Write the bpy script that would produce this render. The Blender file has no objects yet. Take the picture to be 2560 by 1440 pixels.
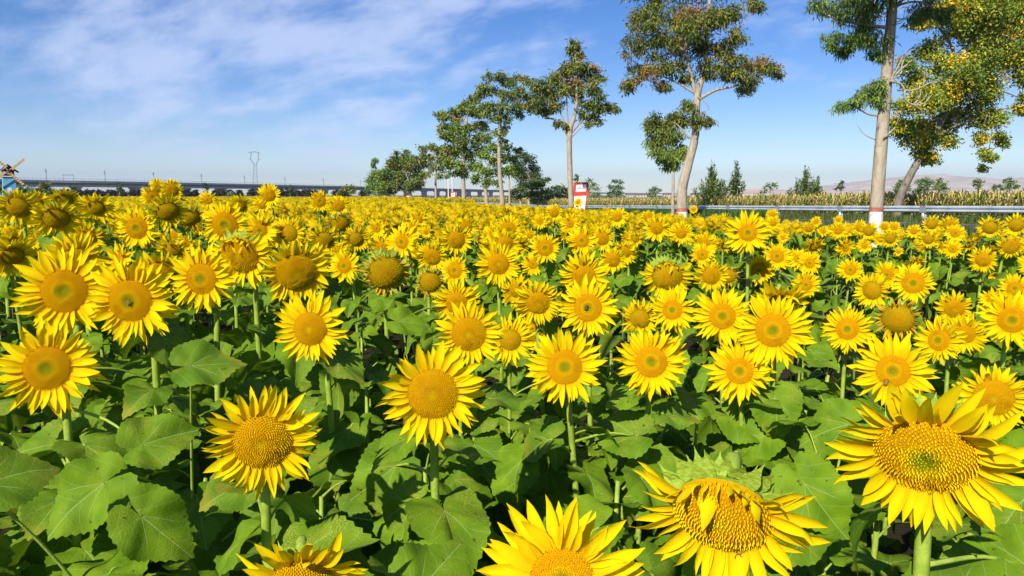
import bpy, math, random
import numpy as np
from mathutils import Vector, Matrix

R = math.radians
random.seed(7)
rng = np.random.default_rng(7)
SC = bpy.context.scene
COL = SC.collection

# ------------------------------------------------------------------ camera
CAMZ = 2.0
F = 1800.0
PITCH = math.atan(232 / F)
cd = bpy.data.cameras.new('camera')
cam = bpy.data.objects.new('camera', cd)
COL.objects.link(cam)
cd.sensor_width = 36
cd.lens = F / 2560 * 36
cd.clip_start = 0.05
cd.clip_end = 40000
cam.location = (0, 0, CAMZ)
cam.rotation_euler = (math.pi / 2 - PITCH, 0, 0)
SC.camera = cam
CAM = Vector((0, 0, CAMZ))
FW = Vector((0, math.cos(PITCH), -math.sin(PITCH)))
UPV = Vector((0, math.sin(PITCH), math.cos(PITCH)))


def at(px, py, Y):
    d = Vector((1, 0, 0)) * ((px - 1280) / F) + UPV * ((720 - py) / F) + FW
    return CAM + d * (Y / d.y)


def proj(p):
    q = Vector(p) - CAM
    z = q.dot(FW)
    if z < 0.05:
        return -9999, -9999, z
    return 1280 + F * q.x / z, 720 - F * q.dot(UPV) / z, z


# ------------------------------------------------------------------ light
SUN_AZ = R(-28)        # the sun stands behind the camera, to the left
SUN_EL = R(36)
sdir = Vector((math.sin(SUN_AZ) * math.cos(SUN_EL), -math.cos(SUN_AZ) * math.cos(SUN_EL), math.sin(SUN_EL)))
sl = bpy.data.lights.new('sun', 'SUN')
sl.energy = 5.0
sl.angle = R(0.5)
sl.color = (1.0, 0.92, 0.78)
so = bpy.data.objects.new('sun', sl)
so.rotation_euler = sdir.to_track_quat('Z', 'Y').to_euler()
COL.objects.link(so)

W = bpy.data.worlds.new('World')
SC.world = W
W.use_nodes = True
nt = W.node_tree
nt.nodes.clear()
N = nt.nodes.new
L = nt.links.new


def wmath(op, a, b=None, clamp=False):
    n = N('ShaderNodeMath')
    n.operation = op
    n.use_clamp = clamp
    for i, v in enumerate((a, b)):
        if v is None:
            continue
        if isinstance(v, (int, float)):
            n.inputs[i].default_value = v
        else:
            L(v, n.inputs[i])
    return n.outputs[0]


sky = N('ShaderNodeTexSky')
sky.sky_type = 'NISHITA'
sky.sun_disc = False
sky.sun_elevation = SUN_EL
sky.sun_rotation = math.atan2(sdir.x, sdir.y)
sky.altitude = 1100
sky.air_density = 1.0
sky.dust_density = 0.25
sky.ozone_density = 2.5
hsv = N('ShaderNodeHueSaturation')
hsv.inputs['Hue'].default_value = 0.512
hsv.inputs['Saturation'].default_value = 1.36
hsv.inputs['Value'].default_value = 1.0
L(sky.outputs[0], hsv.inputs['Color'])
tc = N('ShaderNodeTexCoord')
sep = N('ShaderNodeSeparateXYZ')
L(tc.outputs['Generated'], sep.inputs[0])
zc = wmath('ADD', wmath('MAXIMUM', sep.outputs[2], 0.0), 0.30)
cx = wmath('DIVIDE', sep.outputs[0], zc)
cy = wmath('DIVIDE', sep.outputs[1], zc)
comb = N('ShaderNodeCombineXYZ')
L(cx, comb.inputs[0])
L(wmath('ADD', wmath('MULTIPLY', cy, 1.3), wmath('MULTIPLY', cx, 0.45)), comb.inputs[1])
n1 = N('ShaderNodeTexNoise')
n1.inputs['Scale'].default_value = 1.7
n1.inputs['Detail'].default_value = 7
n1.inputs['Roughness'].default_value = 0.55
n1.inputs['Distortion'].default_value = 0.3
L(comb.outputs[0], n1.inputs['Vector'])
n2 = N('ShaderNodeTexNoise')
n2.inputs['Scale'].default_value = 6.0
n2.inputs['Detail'].default_value = 6
n2.inputs['Roughness'].default_value = 0.6
L(comb.outputs[0], n2.inputs['Vector'])


def sky_patch(px, py, rad_in, rad_out):
    d = (at(px, py, 1.0) - CAM).normalized()
    vm = N('ShaderNodeVectorMath')
    vm.operation = 'DOT_PRODUCT'
    L(tc.outputs['Generated'], vm.inputs[0])
    vm.inputs[1].default_value = d
    mr = N('ShaderNodeMapRange')
    mr.interpolation_type = 'SMOOTHSTEP'
    L(vm.outputs['Value'], mr.inputs[0])
    mr.inputs[1].default_value = math.cos(R(rad_out))
    mr.inputs[2].default_value = math.cos(R(rad_in))
    return mr.outputs[0]


bank = None
for (px, py, a, b, s) in [(780, 60, 2, 15, .95), (430, 110, 2, 14, .8), (960, 150, 1, 8, .6), (60, 260, 2, 14, .45), (120, -60, 4, 18, .5), (520, 250, 2, 11, .4),
                          (1470, 45, 1, 7, .55), (1930, 90, 1, 7, .6), (1120, 250, 1, 7, .35), (800, -420, 8, 30, .8), (2500, -700, 8, 34, .6), (-900, -100, 8, 30, .7)]:
    v = wmath('MULTIPLY', sky_patch(px, py, a, b), s)
    bank = v if bank is None else wmath('MAXIMUM', bank, v)
noise = wmath('ADD', wmath('MULTIPLY', n1.outputs[0], 0.62), wmath('MULTIPLY', n2.outputs[0], 0.38))
mr = N('ShaderNodeMapRange')
mr.interpolation_type = 'SMOOTHSTEP'
L(wmath('ADD', noise, wmath('MULTIPLY', bank, 0.27)), mr.inputs[0])
mr.inputs[1].default_value = 0.60
mr.inputs[2].default_value = 0.84
cmask = wmath('MULTIPLY', mr.outputs[0], 0.60)
cm = N('ShaderNodeMix')
cm.data_type = 'RGBA'
L(cmask, cm.inputs[0])
tint = N('ShaderNodeMix')
tint.data_type = 'RGBA'
tint.blend_type = 'MULTIPLY'
tint.inputs[0].default_value = 1.0
tint.inputs[7].default_value = (0.98, 0.945, 0.985, 1)
L(hsv.outputs[0], tint.inputs[6])
L(tint.outputs[2], cm.inputs[6])
cm.inputs[7].default_value = (5.9, 6.6, 8.6, 1)
bg = N('ShaderNodeBackground')
bg.inputs['Strength'].default_value = 0.094
L(cm.outputs[2], bg.inputs['Color'])
wo = N('ShaderNodeOutputWorld')
L(bg.outputs[0], wo.inputs[0])

vs = SC.view_settings
vs.view_transform = 'Standard'
vs.look = 'None'
vs.exposure = 0.48
vs.gamma = 1.0
vs.use_curve_mapping = False
SC.cycles.max_bounces = 6
SC.cycles.diffuse_bounces = 3
SC.cycles.transmission_bounces = 4
SC.cycles.transparent_max_bounces = 4
SC.cycles.volume_bounces = 0
SC.cycles.use_denoising = True


# ------------------------------------------------------------------ helpers
def tag(o, label=None, cat=None, group=None, kind=None):
    if label:
        o['label'] = label
    if cat:
        o['category'] = cat
    if group:
        o['group'] = group
    if kind:
        o['kind'] = kind
    return o


def link(name, data, parent=None, mat4=None):
    o = bpy.data.objects.new(name, data)
    COL.objects.link(o)
    if parent is not None:
        o.parent = parent
    if mat4 is not None:
        o.matrix_basis = mat4
    return o


def empty(name, loc):
    o = link(name, None)
    o.location = loc
    o.empty_display_size = 0.1
    return o


def mesh_from(name, V, Fs, mats, midx=None, cols=None, uvs=None, smooth=False):
    """V (n,3); Fs: list of index tuples or an (m,k) int array; cols: per-vertex rgb; uvs: per-vertex uv"""
    me = bpy.data.meshes.new(name)
    V = np.asarray(V, dtype=np.float32).reshape(-1, 3)
    if isinstance(Fs, np.ndarray):
        k = Fs.shape[1]
        me.vertices.add(len(V))
        me.vertices.foreach_set('co', V.ravel())
        me.loops.add(Fs.size)
        me.loops.foreach_set('vertex_index', Fs.astype(np.int32).ravel())
        me.polygons.add(len(Fs))
        me.polygons.foreach_set('loop_start', np.arange(0, Fs.size, k, dtype=np.int32))
        try:
            me.polygons.foreach_set('loop_total', np.full(len(Fs), k, dtype=np.int32))
        except Exception:
            pass
        me.update(calc_edges=True)
    else:
        me.from_pydata(V.tolist(), [], [list(f) for f in Fs])
    for m in mats:
        me.materials.append(m)
    if midx is not None:
        me.polygons.foreach_set('material_index', np.asarray(midx, dtype=np.int32))
    if cols is not None:
        ca = me.color_attributes.new('Col', 'FLOAT_COLOR', 'POINT')
        c4 = np.ones((len(V), 4), dtype=np.float32)
        c4[:, :3] = cols
        ca.data.foreach_set('color', c4.ravel())
    if uvs is not None:
        ul = me.uv_layers.new(name='UVMap')
        li = np.empty(len(me.loops), dtype=np.int32)
        me.loops.foreach_get('vertex_index', li)
        ul.data.foreach_set('uv', np.asarray(uvs, dtype=np.float32)[li].ravel())
    if smooth:
        me.polygons.foreach_set('use_smooth', np.ones(len(me.polygons), dtype=bool))
    me.update()
    return me


class MB:
    def __init__(s):
        s.v, s.f, s.c, s.m, s.u = [], [], [], [], []

    def add(s, V, Fc, col=(1, 1, 1), mi=0, uv=None):
        b = len(s.v)
        V = [tuple(p) for p in V]
        s.v += V
        s.f += [tuple(i + b for i in f) for f in Fc]
        s.c += ([col] * len(V)) if not isinstance(col, list) else col
        s.m += [mi] * len(Fc)
        s.u += ([(0, 0)] * len(V)) if uv is None else uv

    def box(s, c, d, M=None, col=(1, 1, 1), mi=0):
        V = [Vector((c[0] + x * d[0] / 2, c[1] + y * d[1] / 2, c[2] + z * d[2] / 2)) for x in (-1, 1) for y in (-1, 1) for z in (-1, 1)]
        if M is not None:
            V = [M @ v for v in V]
        s.add(V, [(0, 1, 3, 2), (4, 6, 7, 5), (0, 4, 5, 1), (2, 3, 7, 6), (0, 2, 6, 4), (1, 5, 7, 3)], col, mi)

    def tube(s, pts, rad, n=6, col=(1, 1, 1), mi=0, cap=True, squash=None):
        pts = [Vector(p) for p in pts]
        V = []
        ref = Vector((0.31, 0.22, 0.92)).normalized()
        for i, p in enumerate(pts):
            t = (pts[min(i + 1, len(pts) - 1)] - pts[max(i - 1, 0)])
            if t.length < 1e-9:
                t = Vector((0, 0, 1))
            t.normalize()
            rr = ref if abs(t.dot(ref)) < 0.95 else Vector((1, 0, 0))
            a = t.cross(rr).normalized()
            b = t.cross(a).normalized()
            r = rad[i] if isinstance(rad, (list, tuple)) else rad
            for k in range(n):
                w = 2 * math.pi * k / n
                V.append(p + a * (r * math.cos(w)) + b * (r * math.sin(w)))
        Fc = []
        for i in range(len(pts) - 1):
            for k in range(n):
                k2 = (k + 1) % n
                Fc.append((i * n + k, i * n + k2, (i + 1) * n + k2, (i + 1) * n + k))
        if cap:
            Fc.append(tuple(range(n - 1, -1, -1)))
            Fc.append(tuple((len(pts) - 1) * n + k for k in range(n)))
        s.add(V, Fc, col, mi)

    def mesh(s, name, mats, smooth=False, cols=False, uv=False):
        return mesh_from(name, s.v, s.f, mats, s.m, s.c if cols else None, s.u if uv else None, smooth)

    def build(s, name, mats, parent=None, smooth=False, cols=False, uv=False, loc=None):
        o = link(name, s.mesh(name, mats if isinstance(mats, list) else [mats], smooth, cols, uv), parent)
        if loc is not None:
            o.location = loc
        return o


def catmull(P, n=6):
    P = [Vector(p) for p in P]
    P = [P[0] * 2 - P[1]] + P + [P[-1] * 2 - P[-2]]
    out = []
    for i in range(1, len(P) - 2):
        a, b, c, d = P[i - 1:i + 3]
        for k in range(n):
            t = k / n
            out.append(0.5 * ((2 * b) + (c - a) * t + (2 * a - 5 * b + 4 * c - d) * t * t + (3 * b - a - 3 * c + d) * t ** 3))
    out.append(P[-2])
    return out


def lerp_list(vals, n):
    x = np.linspace(0, len(vals) - 1, n)
    return list(np.interp(x, range(len(vals)), vals))


def stamp(TV, TF, M, T, TC=None, IC=None):
    """repeat a template mesh: TV (v,3), TF (f,3), M (n,3,3), T (n,3)"""
    n = len(T)
    V = np.einsum('nij,vj->nvi', M, TV) + T[:, None, :]
    Fc = TF[None] + (np.arange(n) * len(TV))[:, None, None]
    C = None
    if TC is not None or IC is not None:
        C = np.ones((n, len(TV), 3))
        if TC is not None:
            C = C * TC[None]
        if IC is not None:
            C = C * IC[:, None, :]
        C = C.reshape(-1, 3)
    return V.reshape(-1, 3), Fc.reshape(-1, TF.shape[1]), C


def rot_axes(z, spin=0.0, up=(0, 0, 1)):
    z = Vector(z).normalized()
    u = Vector(up)
    y = (u - z * u.dot(z))
    if y.length < 1e-4:
        y = Vector((0, 1, 0))
    y.normalize()
    x = y.cross(z)
    M = Matrix((x, y, z)).transposed()
    return M @ Matrix.Rotation(spin, 3, 'Z')


# ------------------------------------------------------------------ materials
def new_mat(name):
    m = bpy.data.materials.new(name)
    m.use_nodes = True
    m.node_tree.nodes.clear()
    return m


class NT:
    def __init__(s, m):
        s.t = m.node_tree

    def n(s, kind, **kw):
        x = s.t.nodes.new(kind)
        for k, v in kw.items():
            setattr(x, k, v)
        return x

    def l(s, a, b):
        s.t.links.new(a, b)

    def val(s, sock, v):
        if isinstance(v, (int, float, tuple)):
            sock.default_value = v
        else:
            s.l(v, sock)

    def math(s, op, a, b=None, clamp=False):
        x = s.n('ShaderNodeMath', operation=op, use_clamp=clamp)
        s.val(x.inputs[0], a)
        if b is not None:
            s.val(x.inputs[1], b)
        return x.outputs[0]

    def mix(s, f, a, b, mode='MIX'):
        x = s.n('ShaderNodeMix', data_type='RGBA', blend_type=mode)
        s.val(x.inputs[0], f)
        s.val(x.inputs[6], a if not (isinstance(a, tuple) and len(a) == 3) else a + (1,))
        s.val(x.inputs[7], b if not (isinstance(b, tuple) and len(b) == 3) else b + (1,))
        return x.outputs[2]

    def noise(s, scale, detail=4, rough=0.5, vec=None, dist=0.0):
        x = s.n('ShaderNodeTexNoise')
        x.inputs['Scale'].default_value = scale
        x.inputs['Detail'].default_value = detail
        x.inputs['Roughness'].default_value = rough
        x.inputs['Distortion'].default_value = dist
        if vec is not None:
            s.l(vec, x.inputs['Vector'])
        return x.outputs[0]

    def remap(s, v, a, b, c=0.0, d=1.0, smooth=True):
        x = s.n('ShaderNodeMapRange')
        if smooth:
            x.interpolation_type = 'SMOOTHSTEP'
        s.val(x.inputs[0], v)
        for i, q in enumerate((a, b, c, d)):
            s.val(x.inputs[i + 1], q)
        return x.outputs[0]

    def coord(s, which='Object'):
        return s.n('ShaderNodeTexCoord').outputs[which]

    def bump(s, h, strength=0.3, dist=0.01):
        x = s.n('ShaderNodeBump')
        x.inputs['Strength'].default_value = strength
        x.inputs['Distance'].default_value = dist
        s.l(h, x.inputs['Height'])
        return x.outputs[0]

    def out(s, color, rough=0.6, spec=0.4, normal=None, transl=0.0, tcolor=None, metal=0.0, sheen=0.0):
        p = s.n('ShaderNodeBsdfPrincipled')
        s.val(p.inputs['Base Color'], color if not (isinstance(color, tuple) and len(color) == 3) else color + (1,))
        s.val(p.inputs['Roughness'], rough)
        p.inputs['Specular IOR Level'].default_value = spec
        p.inputs['Metallic'].default_value = metal
        if normal is not None:
            s.l(normal, p.inputs['Normal'])
        res = p.outputs[0]
        if transl > 0:
            t = s.n('ShaderNodeBsdfTranslucent')
            tcv = tcolor if tcolor is not None else color
            s.val(t.inputs['Color'], tcv if not (isinstance(tcv, tuple) and len(tcv) == 3) else tcv + (1,))
            mx = s.n('ShaderNodeMixShader')
            mx.inputs[0].default_value = transl
            s.l(res, mx.inputs[1])
            s.l(t.outputs[0], mx.inputs[2])
            res = mx.outputs[0]
        o = s.n('ShaderNodeOutputMaterial')
        s.l(res, o.inputs[0])


def simple_mat(name, color, rough=0.7, spec=0.3, scale=8, var=0.25, bump=0.0, metal=0.0, which='Object'):
    m = new_mat(name)
    t = NT(m)
    no = t.noise(scale, 5, 0.6, t.coord(which))
    dark = tuple(c * (1 - var) for c in color)
    lite = tuple(min(1, c * (1 + var)) for c in color)
    c = t.mix(t.remap(no, 0.3, 0.7), dark, lite)
    nb = t.bump(no, bump, 0.02) if bump > 0 else None
    t.out(c, rough, spec, nb, metal=metal)
    return m


def leaf_material(name, rich):
    """sunflower leaf: pale veins, slight quilting, dusting of pollen on some leaves"""
    m = new_mat(name)
    t = NT(m)
    uv = t.coord('UV')
    sp = t.n('ShaderNodeSeparateXYZ')
    t.l(uv, sp.inputs[0])
    x, y = sp.outputs[0], sp.outputs[1]
    ay = t.math('ABSOLUTE', y)
    oi = t.n('ShaderNodeObjectInfo')
    rnd = oi.outputs['Random']
    vec = t.n('ShaderNodeVectorMath', operation='ADD')
    t.l(uv, vec.inputs[0])
    cmb = t.n('ShaderNodeCombineXYZ')
    t.l(t.math('MULTIPLY', rnd, 37.0), cmb.inputs[2])
    t.l(t.math('MULTIPLY', rnd, 13.0), cmb.inputs[0])
    t.l(cmb.outputs[0], vec.inputs[1])
    big = t.noise(3.0, 3, 0.5, vec.outputs[0])
    fine = t.noise(28.0, 3, 0.6, vec.outputs[0])
    edge = t.n('ShaderNodeVectorMath', operation='LENGTH')
    t.l(uv, edge.inputs[0])
    base = t.mix(t.remap(big, 0.3, 0.7), (0.112, 0.222, 0.005), (0.200, 0.325, 0.008))
    base = t.mix(t.math('MULTIPLY', rnd, 0.7), base, (0.085, 0.180, 0.012))
    base = t.mix(t.remap(fine, 0.35, 0.75, 0, 0.35), base, (0.13, 0.26, 0.03))
    # veins
    warp = t.math('MULTIPLY', t.math('SUBTRACT', big, 0.5), 0.10)
    mid = t.remap(ay, 0.003, 0.012, 1.0, 0.0)
    bas = t.math('ABSOLUTE', t.math('SUBTRACT', ay, t.math('MULTIPLY', x, 0.62)))
    bas = t.math('MULTIPLY', t.remap(bas, 0.003, 0.011, 1.0, 0.0), t.remap(x, 0.0, 0.02, 0.0, 1.0))
    mid = t.math('MAXIMUM', mid, t.math('MULTIPLY', bas, t.remap(x, 0.5, 0.3, 0.0, 0.85)))
    ph = t.math('SUBTRACT', x, t.math('MULTIPLY', ay, 0.85))
    ph = t.math('ADD', ph, t.math('MULTIPLY', t.math('MULTIPLY', ay, ay), 0.5))
    ph = t.math('ADD', ph, warp)
    fr = t.math('FRACT', t.math('MULTIPLY', ph, 4.3))
    dd = t.math('ABSOLUTE', t.math('SUBTRACT', fr, 0.5))
    side = t.math('MULTIPLY', t.remap(dd, 0.006, 0.032, 1.0, 0.0), t.remap(x, 1.05, 0.75, 0.0, 1.0))
    vein = t.math('MAXIMUM', mid, t.math('MULTIPLY', side, 0.5))
    quilt = t.remap(dd, 0.0, 0.5, 0.0, 1.0)
    col = t.mix(t.math('MULTIPLY', vein, 0.8), base, (0.30, 0.42, 0.12))
    # yellow pollen dust fallen from the heads
    if rich:
        dust = t.noise(75.0, 2, 0.7, vec.outputs[0])
        dmask = t.math('MULTIPLY', t.remap(dust, 0.52, 0.66), t.remap(t.noise(2.2, 2, 0.5, vec.outputs[0]), 0.42, 0.68))
        dmask = t.math('MULTIPLY', dmask, t.remap(rnd, 0.1, 0.5, 0.25, 1.0))
        col = t.mix(dmask, col, (0.55, 0.47, 0.07))
    yel = t.math('MULTIPLY', t.remap(t.math('ADD', edge.outputs['Value'], t.math('MULTIPLY', big, 0.5)), 0.82, 1.15), t.remap(rnd, 0.55, 0.8))
    col = t.mix(t.math('MULTIPLY', yel, 0.6), col, (0.34, 0.30, 0.03))
    spots = t.remap(t.noise(9.0, 2, 0.5, vec.outputs[0]), 0.70, 0.73)
    col = t.mix(t.math('MULTIPLY', spots, 0.8), col, (0.06, 0.04, 0.012))
    h = t.math('ADD', t.math('MULTIPLY', quilt, 0.12), t.math('MULTIPLY', fine, 0.5))
    h = t.math('SUBTRACT', h, t.math('MULTIPLY', vein, 0.15))
    nb = t.bump(h, 0.35, 0.010)
    t.out(col, 0.62, 0.12, nb, transl=0.24, tcolor=t.mix(0.5, col, (0.20, 0.34, 0.01)))
    return m


def petal_material(name, a, b, tr):
    m = new_mat(name)
    t = NT(m)
    uv = t.coord('UV')
    sp = t.n('ShaderNodeSeparateXYZ')
    t.l(uv, sp.inputs[0])
    oi = t.n('ShaderNodeObjectInfo')
    st = t.n('ShaderNodeVectorMath', operation='MULTIPLY')
    t.l(uv, st.inputs[0])
    st.inputs[1].default_value = (2.0, 26.0, 1.0)
    streak = t.noise(1.4, 3, 0.5, st.outputs[0])
    c = t.mix(t.remap(sp.outputs[0], 0.0, 0.55), b, a)
    c = t.mix(t.remap(streak, 0.35, 0.7, 0.0, 0.28), c, b)
    c = t.mix(t.math('MULTIPLY', oi.outputs['Random'], 0.22), c, b)
    nb = t.bump(streak, 0.35, 0.01)
    t.out(c, 0.75, 0.07, nb, transl=tr, tcolor=c)
    return m


M_leaf = leaf_material('sunflower_leaf', True)
M_leaf2 = leaf_material('sunflower_leaf_far', False)
M_petal = petal_material('ray_petal', (0.92, 0.73, 0.003), (0.88, 0.57, 0.003), 0.30)
M_petal_old = petal_material('wilting_petal', (0.78, 0.48, 0.02), (0.55, 0.27, 0.02), 0.25)


def vcol_mat(name, rough=0.8, spec=0.2, transl=0.0, bscale=0.0, noise_var=0.0):
    m = new_mat(name)
    t = NT(m)
    a = t.n('ShaderNodeVertexColor')
    a.layer_name = 'Col'
    c = a.outputs[0]
    if noise_var > 0:
        no = t.noise(3.0, 4, 0.6, t.coord('Object'))
        c = t.mix(t.remap(no, 0.3, 0.7, 0, noise_var), c, (0.02, 0.03, 0.01))
    t.out(c, rough, spec, None, transl=transl, tcolor=c)
    return m


M_disc = vcol_mat('seed_disc', 0.95, 0.02)
M_vleaf = vcol_mat('tree_foliage', 0.6, 0.3, transl=0.22)
M_vmatte = vcol_mat('painted_by_vertex', 0.8, 0.2)

m = new_mat('green_stalk')
t = NT(m)
no = t.noise(18, 4, 0.6, t.coord('Object'))
c = t.mix(t.remap(no, 0.3, 0.7), (0.20, 0.31, 0.025), (0.33, 0.44, 0.06))
t.out(c, 0.6, 0.3, t.bump(t.noise(160, 2, 0.6, t.coord('Object')), 0.3, 0.004), transl=0.0)
M_stem = m
m = new_mat('green_calyx')
t = NT(m)
no = t.noise(6, 4, 0.6, t.coord('Object'))
c = t.mix(t.remap(no, 0.3, 0.7), (0.24, 0.38, 0.02), (0.42, 0.54, 0.07))
t.out(c, 0.6, 0.3, t.bump(no, 0.3, 0.05), transl=0.2)
M_calyx = m


def bark_material(name, a, b, c3, scale=6):
    m = new_mat(name)
    t = NT(m)
    co = t.coord('Object')
    mp = t.n('ShaderNodeMapping')
    mp.inputs['Scale'].default_value = (1, 1, 0.35)
    t.l(co, mp.inputs[0])
    no = t.noise(scale, 6, 0.65, mp.outputs[0], 0.4)
    mp2 = t.n('ShaderNodeMapping')
    mp2.inputs['Scale'].default_value = (1, 1, 4.0)
    t.l(co, mp2.inputs[0])
    rings = t.noise(scale * 0.9, 3, 0.6, mp2.outputs[0])
    c = t.mix(t.remap(no, 0.3, 0.7), a, b)
    c = t.mix(t.remap(rings, 0.58, 0.75, 0, 0.7), c, c3)
    kn = t.n('ShaderNodeTexVoronoi')
    kn.inputs['Scale'].default_value = 2.2
    t.l(co, kn.inputs['Vector'])
    c = t.mix(t.remap(kn.outputs['Distance'], 0.05, 0.16, .85, 0.0), c, c3)
    t.out(c, 0.85, 0.2, t.bump(no, 1.0, 0.05))
    return m


M_bark = bark_material('pale_bark', (0.30, 0.25, 0.18), (0.47, 0.41, 0.31), (0.16, 0.13, 0.09))
M_bark_dark = bark_material('grey_bark', (0.13, 0.11, 0.09), (0.27, 0.23, 0.18), (0.07, 0.06, 0.05))
M_white_paint = simple_mat('lime_wash', (0.70, 0.68, 0.63), 0.8, 0.2, 7, 0.22, 0.5)
M_red_paint = simple_mat('red_band_paint', (0.42, 0.14, 0.10), 0.7, 0.3, 9, 0.2, 0.2)


# ------------------------------------------------------------------ ground
ROW_S = 13.6          # s = X + 0.25 Y : the tree row; the guardrail runs parallel at 27.05
RAIL_S = 27.05


def sm(x):
    x = max(0.0, min(1.0, x))
    return x * x * (3 - 2 * x)


def bank_h(Y):
    return max(0.0, min(1.0, 0.8 - 0.0136 * (Y - 31)))


def ground_z(X, Y):
    s = X + 0.25 * Y
    return bank_h(Y) * sm((s - 12.0) / 4.5)


def strip(name, s0, s1, ys, dz, mat, kind='structure', ss=None):
    ss = ss or [s0 + (s1 - s0) * i / 4 for i in range(5)]
    V, Fc = [], []
    for y in ys:
        for s in ss:
            X = s - 0.25 * y
            V.append((X, y, ground_z(X, y) + dz))
    n = len(ss)
    for i in range(len(ys) - 1):
        for j in range(n - 1):
            Fc.append((i * n + j, i * n + j + 1, (i + 1) * n + j + 1, (i + 1) * n + j))
    o = link(name, mesh_from(name, V, Fc, [mat], smooth=True))
    return tag(o, kind=kind)


m = new_mat('field_soil')
t = NT(m)
co = t.coord('Object')
na = t.noise(0.9, 6, 0.6, co)
nb_ = t.noise(14, 5, 0.7, co)
c = t.mix(t.remap(na, 0.35, 0.65), (0.022, 0.016, 0.010), (0.040, 0.031, 0.018))
c = t.mix(t.remap(nb_, 0.5, 0.7, 0, 0.6), c, (0.035, 0.055, 0.015))
t.out(c, 0.95, 0.1, t.bump(nb_, 0.6, 0.05))
M_soil = m
m = new_mat('far_land')
t = NT(m)
co = t.coord('Object')
na = t.noise(0.02, 6, 0.6, co)
c = t.mix(t.remap(na, 0.35, 0.65), (0.07, 0.085, 0.03), (0.15, 0.13, 0.06))
t.out(c, 0.95, 0.1)
M_land = m
ys = [-60, -20, -5, 0, 5, 10, 15, 20, 25, 30, 35, 40, 50, 60, 70, 80, 90, 100, 130, 170, 240, 400, 800, 2000, 5000, 7000]
ss = [-7000, -3000, -600, -150, -60, -20, 0, 6, 10, 12, 12.6, 13.2, 13.8, 14.4, 15, 15.6, 16.5, 18, 22, 27, 40, 80, 200, 800, 3000, 7200]
gV, gF = [], []
for y in ys:
    for s in ss:
        X = s - 0.25 * min(y, 400)
        gV.append((X, y, ground_z(X, y) if y < 400 else 0.0))
n = len(ss)
for i in range(len(ys) - 1):
    for j in range(n - 1):
        gF.append((i * n + j, i * n + j + 1, (i + 1) * n + j + 1, (i + 1) * n + j))
gmid = [0 if ys[f[0] // n] < 170 else 1 for f in gF]
o = link('ground', mesh_from('ground', gV, gF, [M_soil, M_land], gmid, smooth=True))
tag(o, kind='structure')
yy = [-20, 0, 10, 20, 25, 30, 35, 40, 50, 60, 70, 80, 90, 100, 130, 170, 240, 400]
M_asphalt = simple_mat('road_asphalt', (0.10, 0.098, 0.09), 0.9, 0.2, 20, 0.25, 0.4)
strip('road', 17.0, 25.6, yy, 0.012, M_asphalt)
M_line = simple_mat('road_line_paint', (0.7, 0.7, 0.66), 0.7, 0.2, 20, 0.1)
strip('road_edge_line', 17.35, 17.5, yy, 0.018, M_line)
strip('road_edge_line', 25.1, 25.25, yy, 0.018, M_line)
M_verge = simple_mat('verge_earth', (0.10, 0.085, 0.045), 0.95, 0.1, 2, 0.4, 0.4)
strip('verge', 25.6, 31.0, yy, 0.010, M_verge)


# ------------------------------------------------------------------ sunflower parts
def leaf_outline(th, wide, lobe):
    a = abs(th)
    xs = [0, 6, 14, 26, 42, 62, 85, 110, 135, 155, 168, 180]
    rs = [1.0, .89, .79, .70, .635, .58, .525 * wide, .49 * wide, .46 * lobe, .42 * lobe, .34 * lobe, .05]
    return float(np.interp(math.degrees(a), xs, rs))


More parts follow.
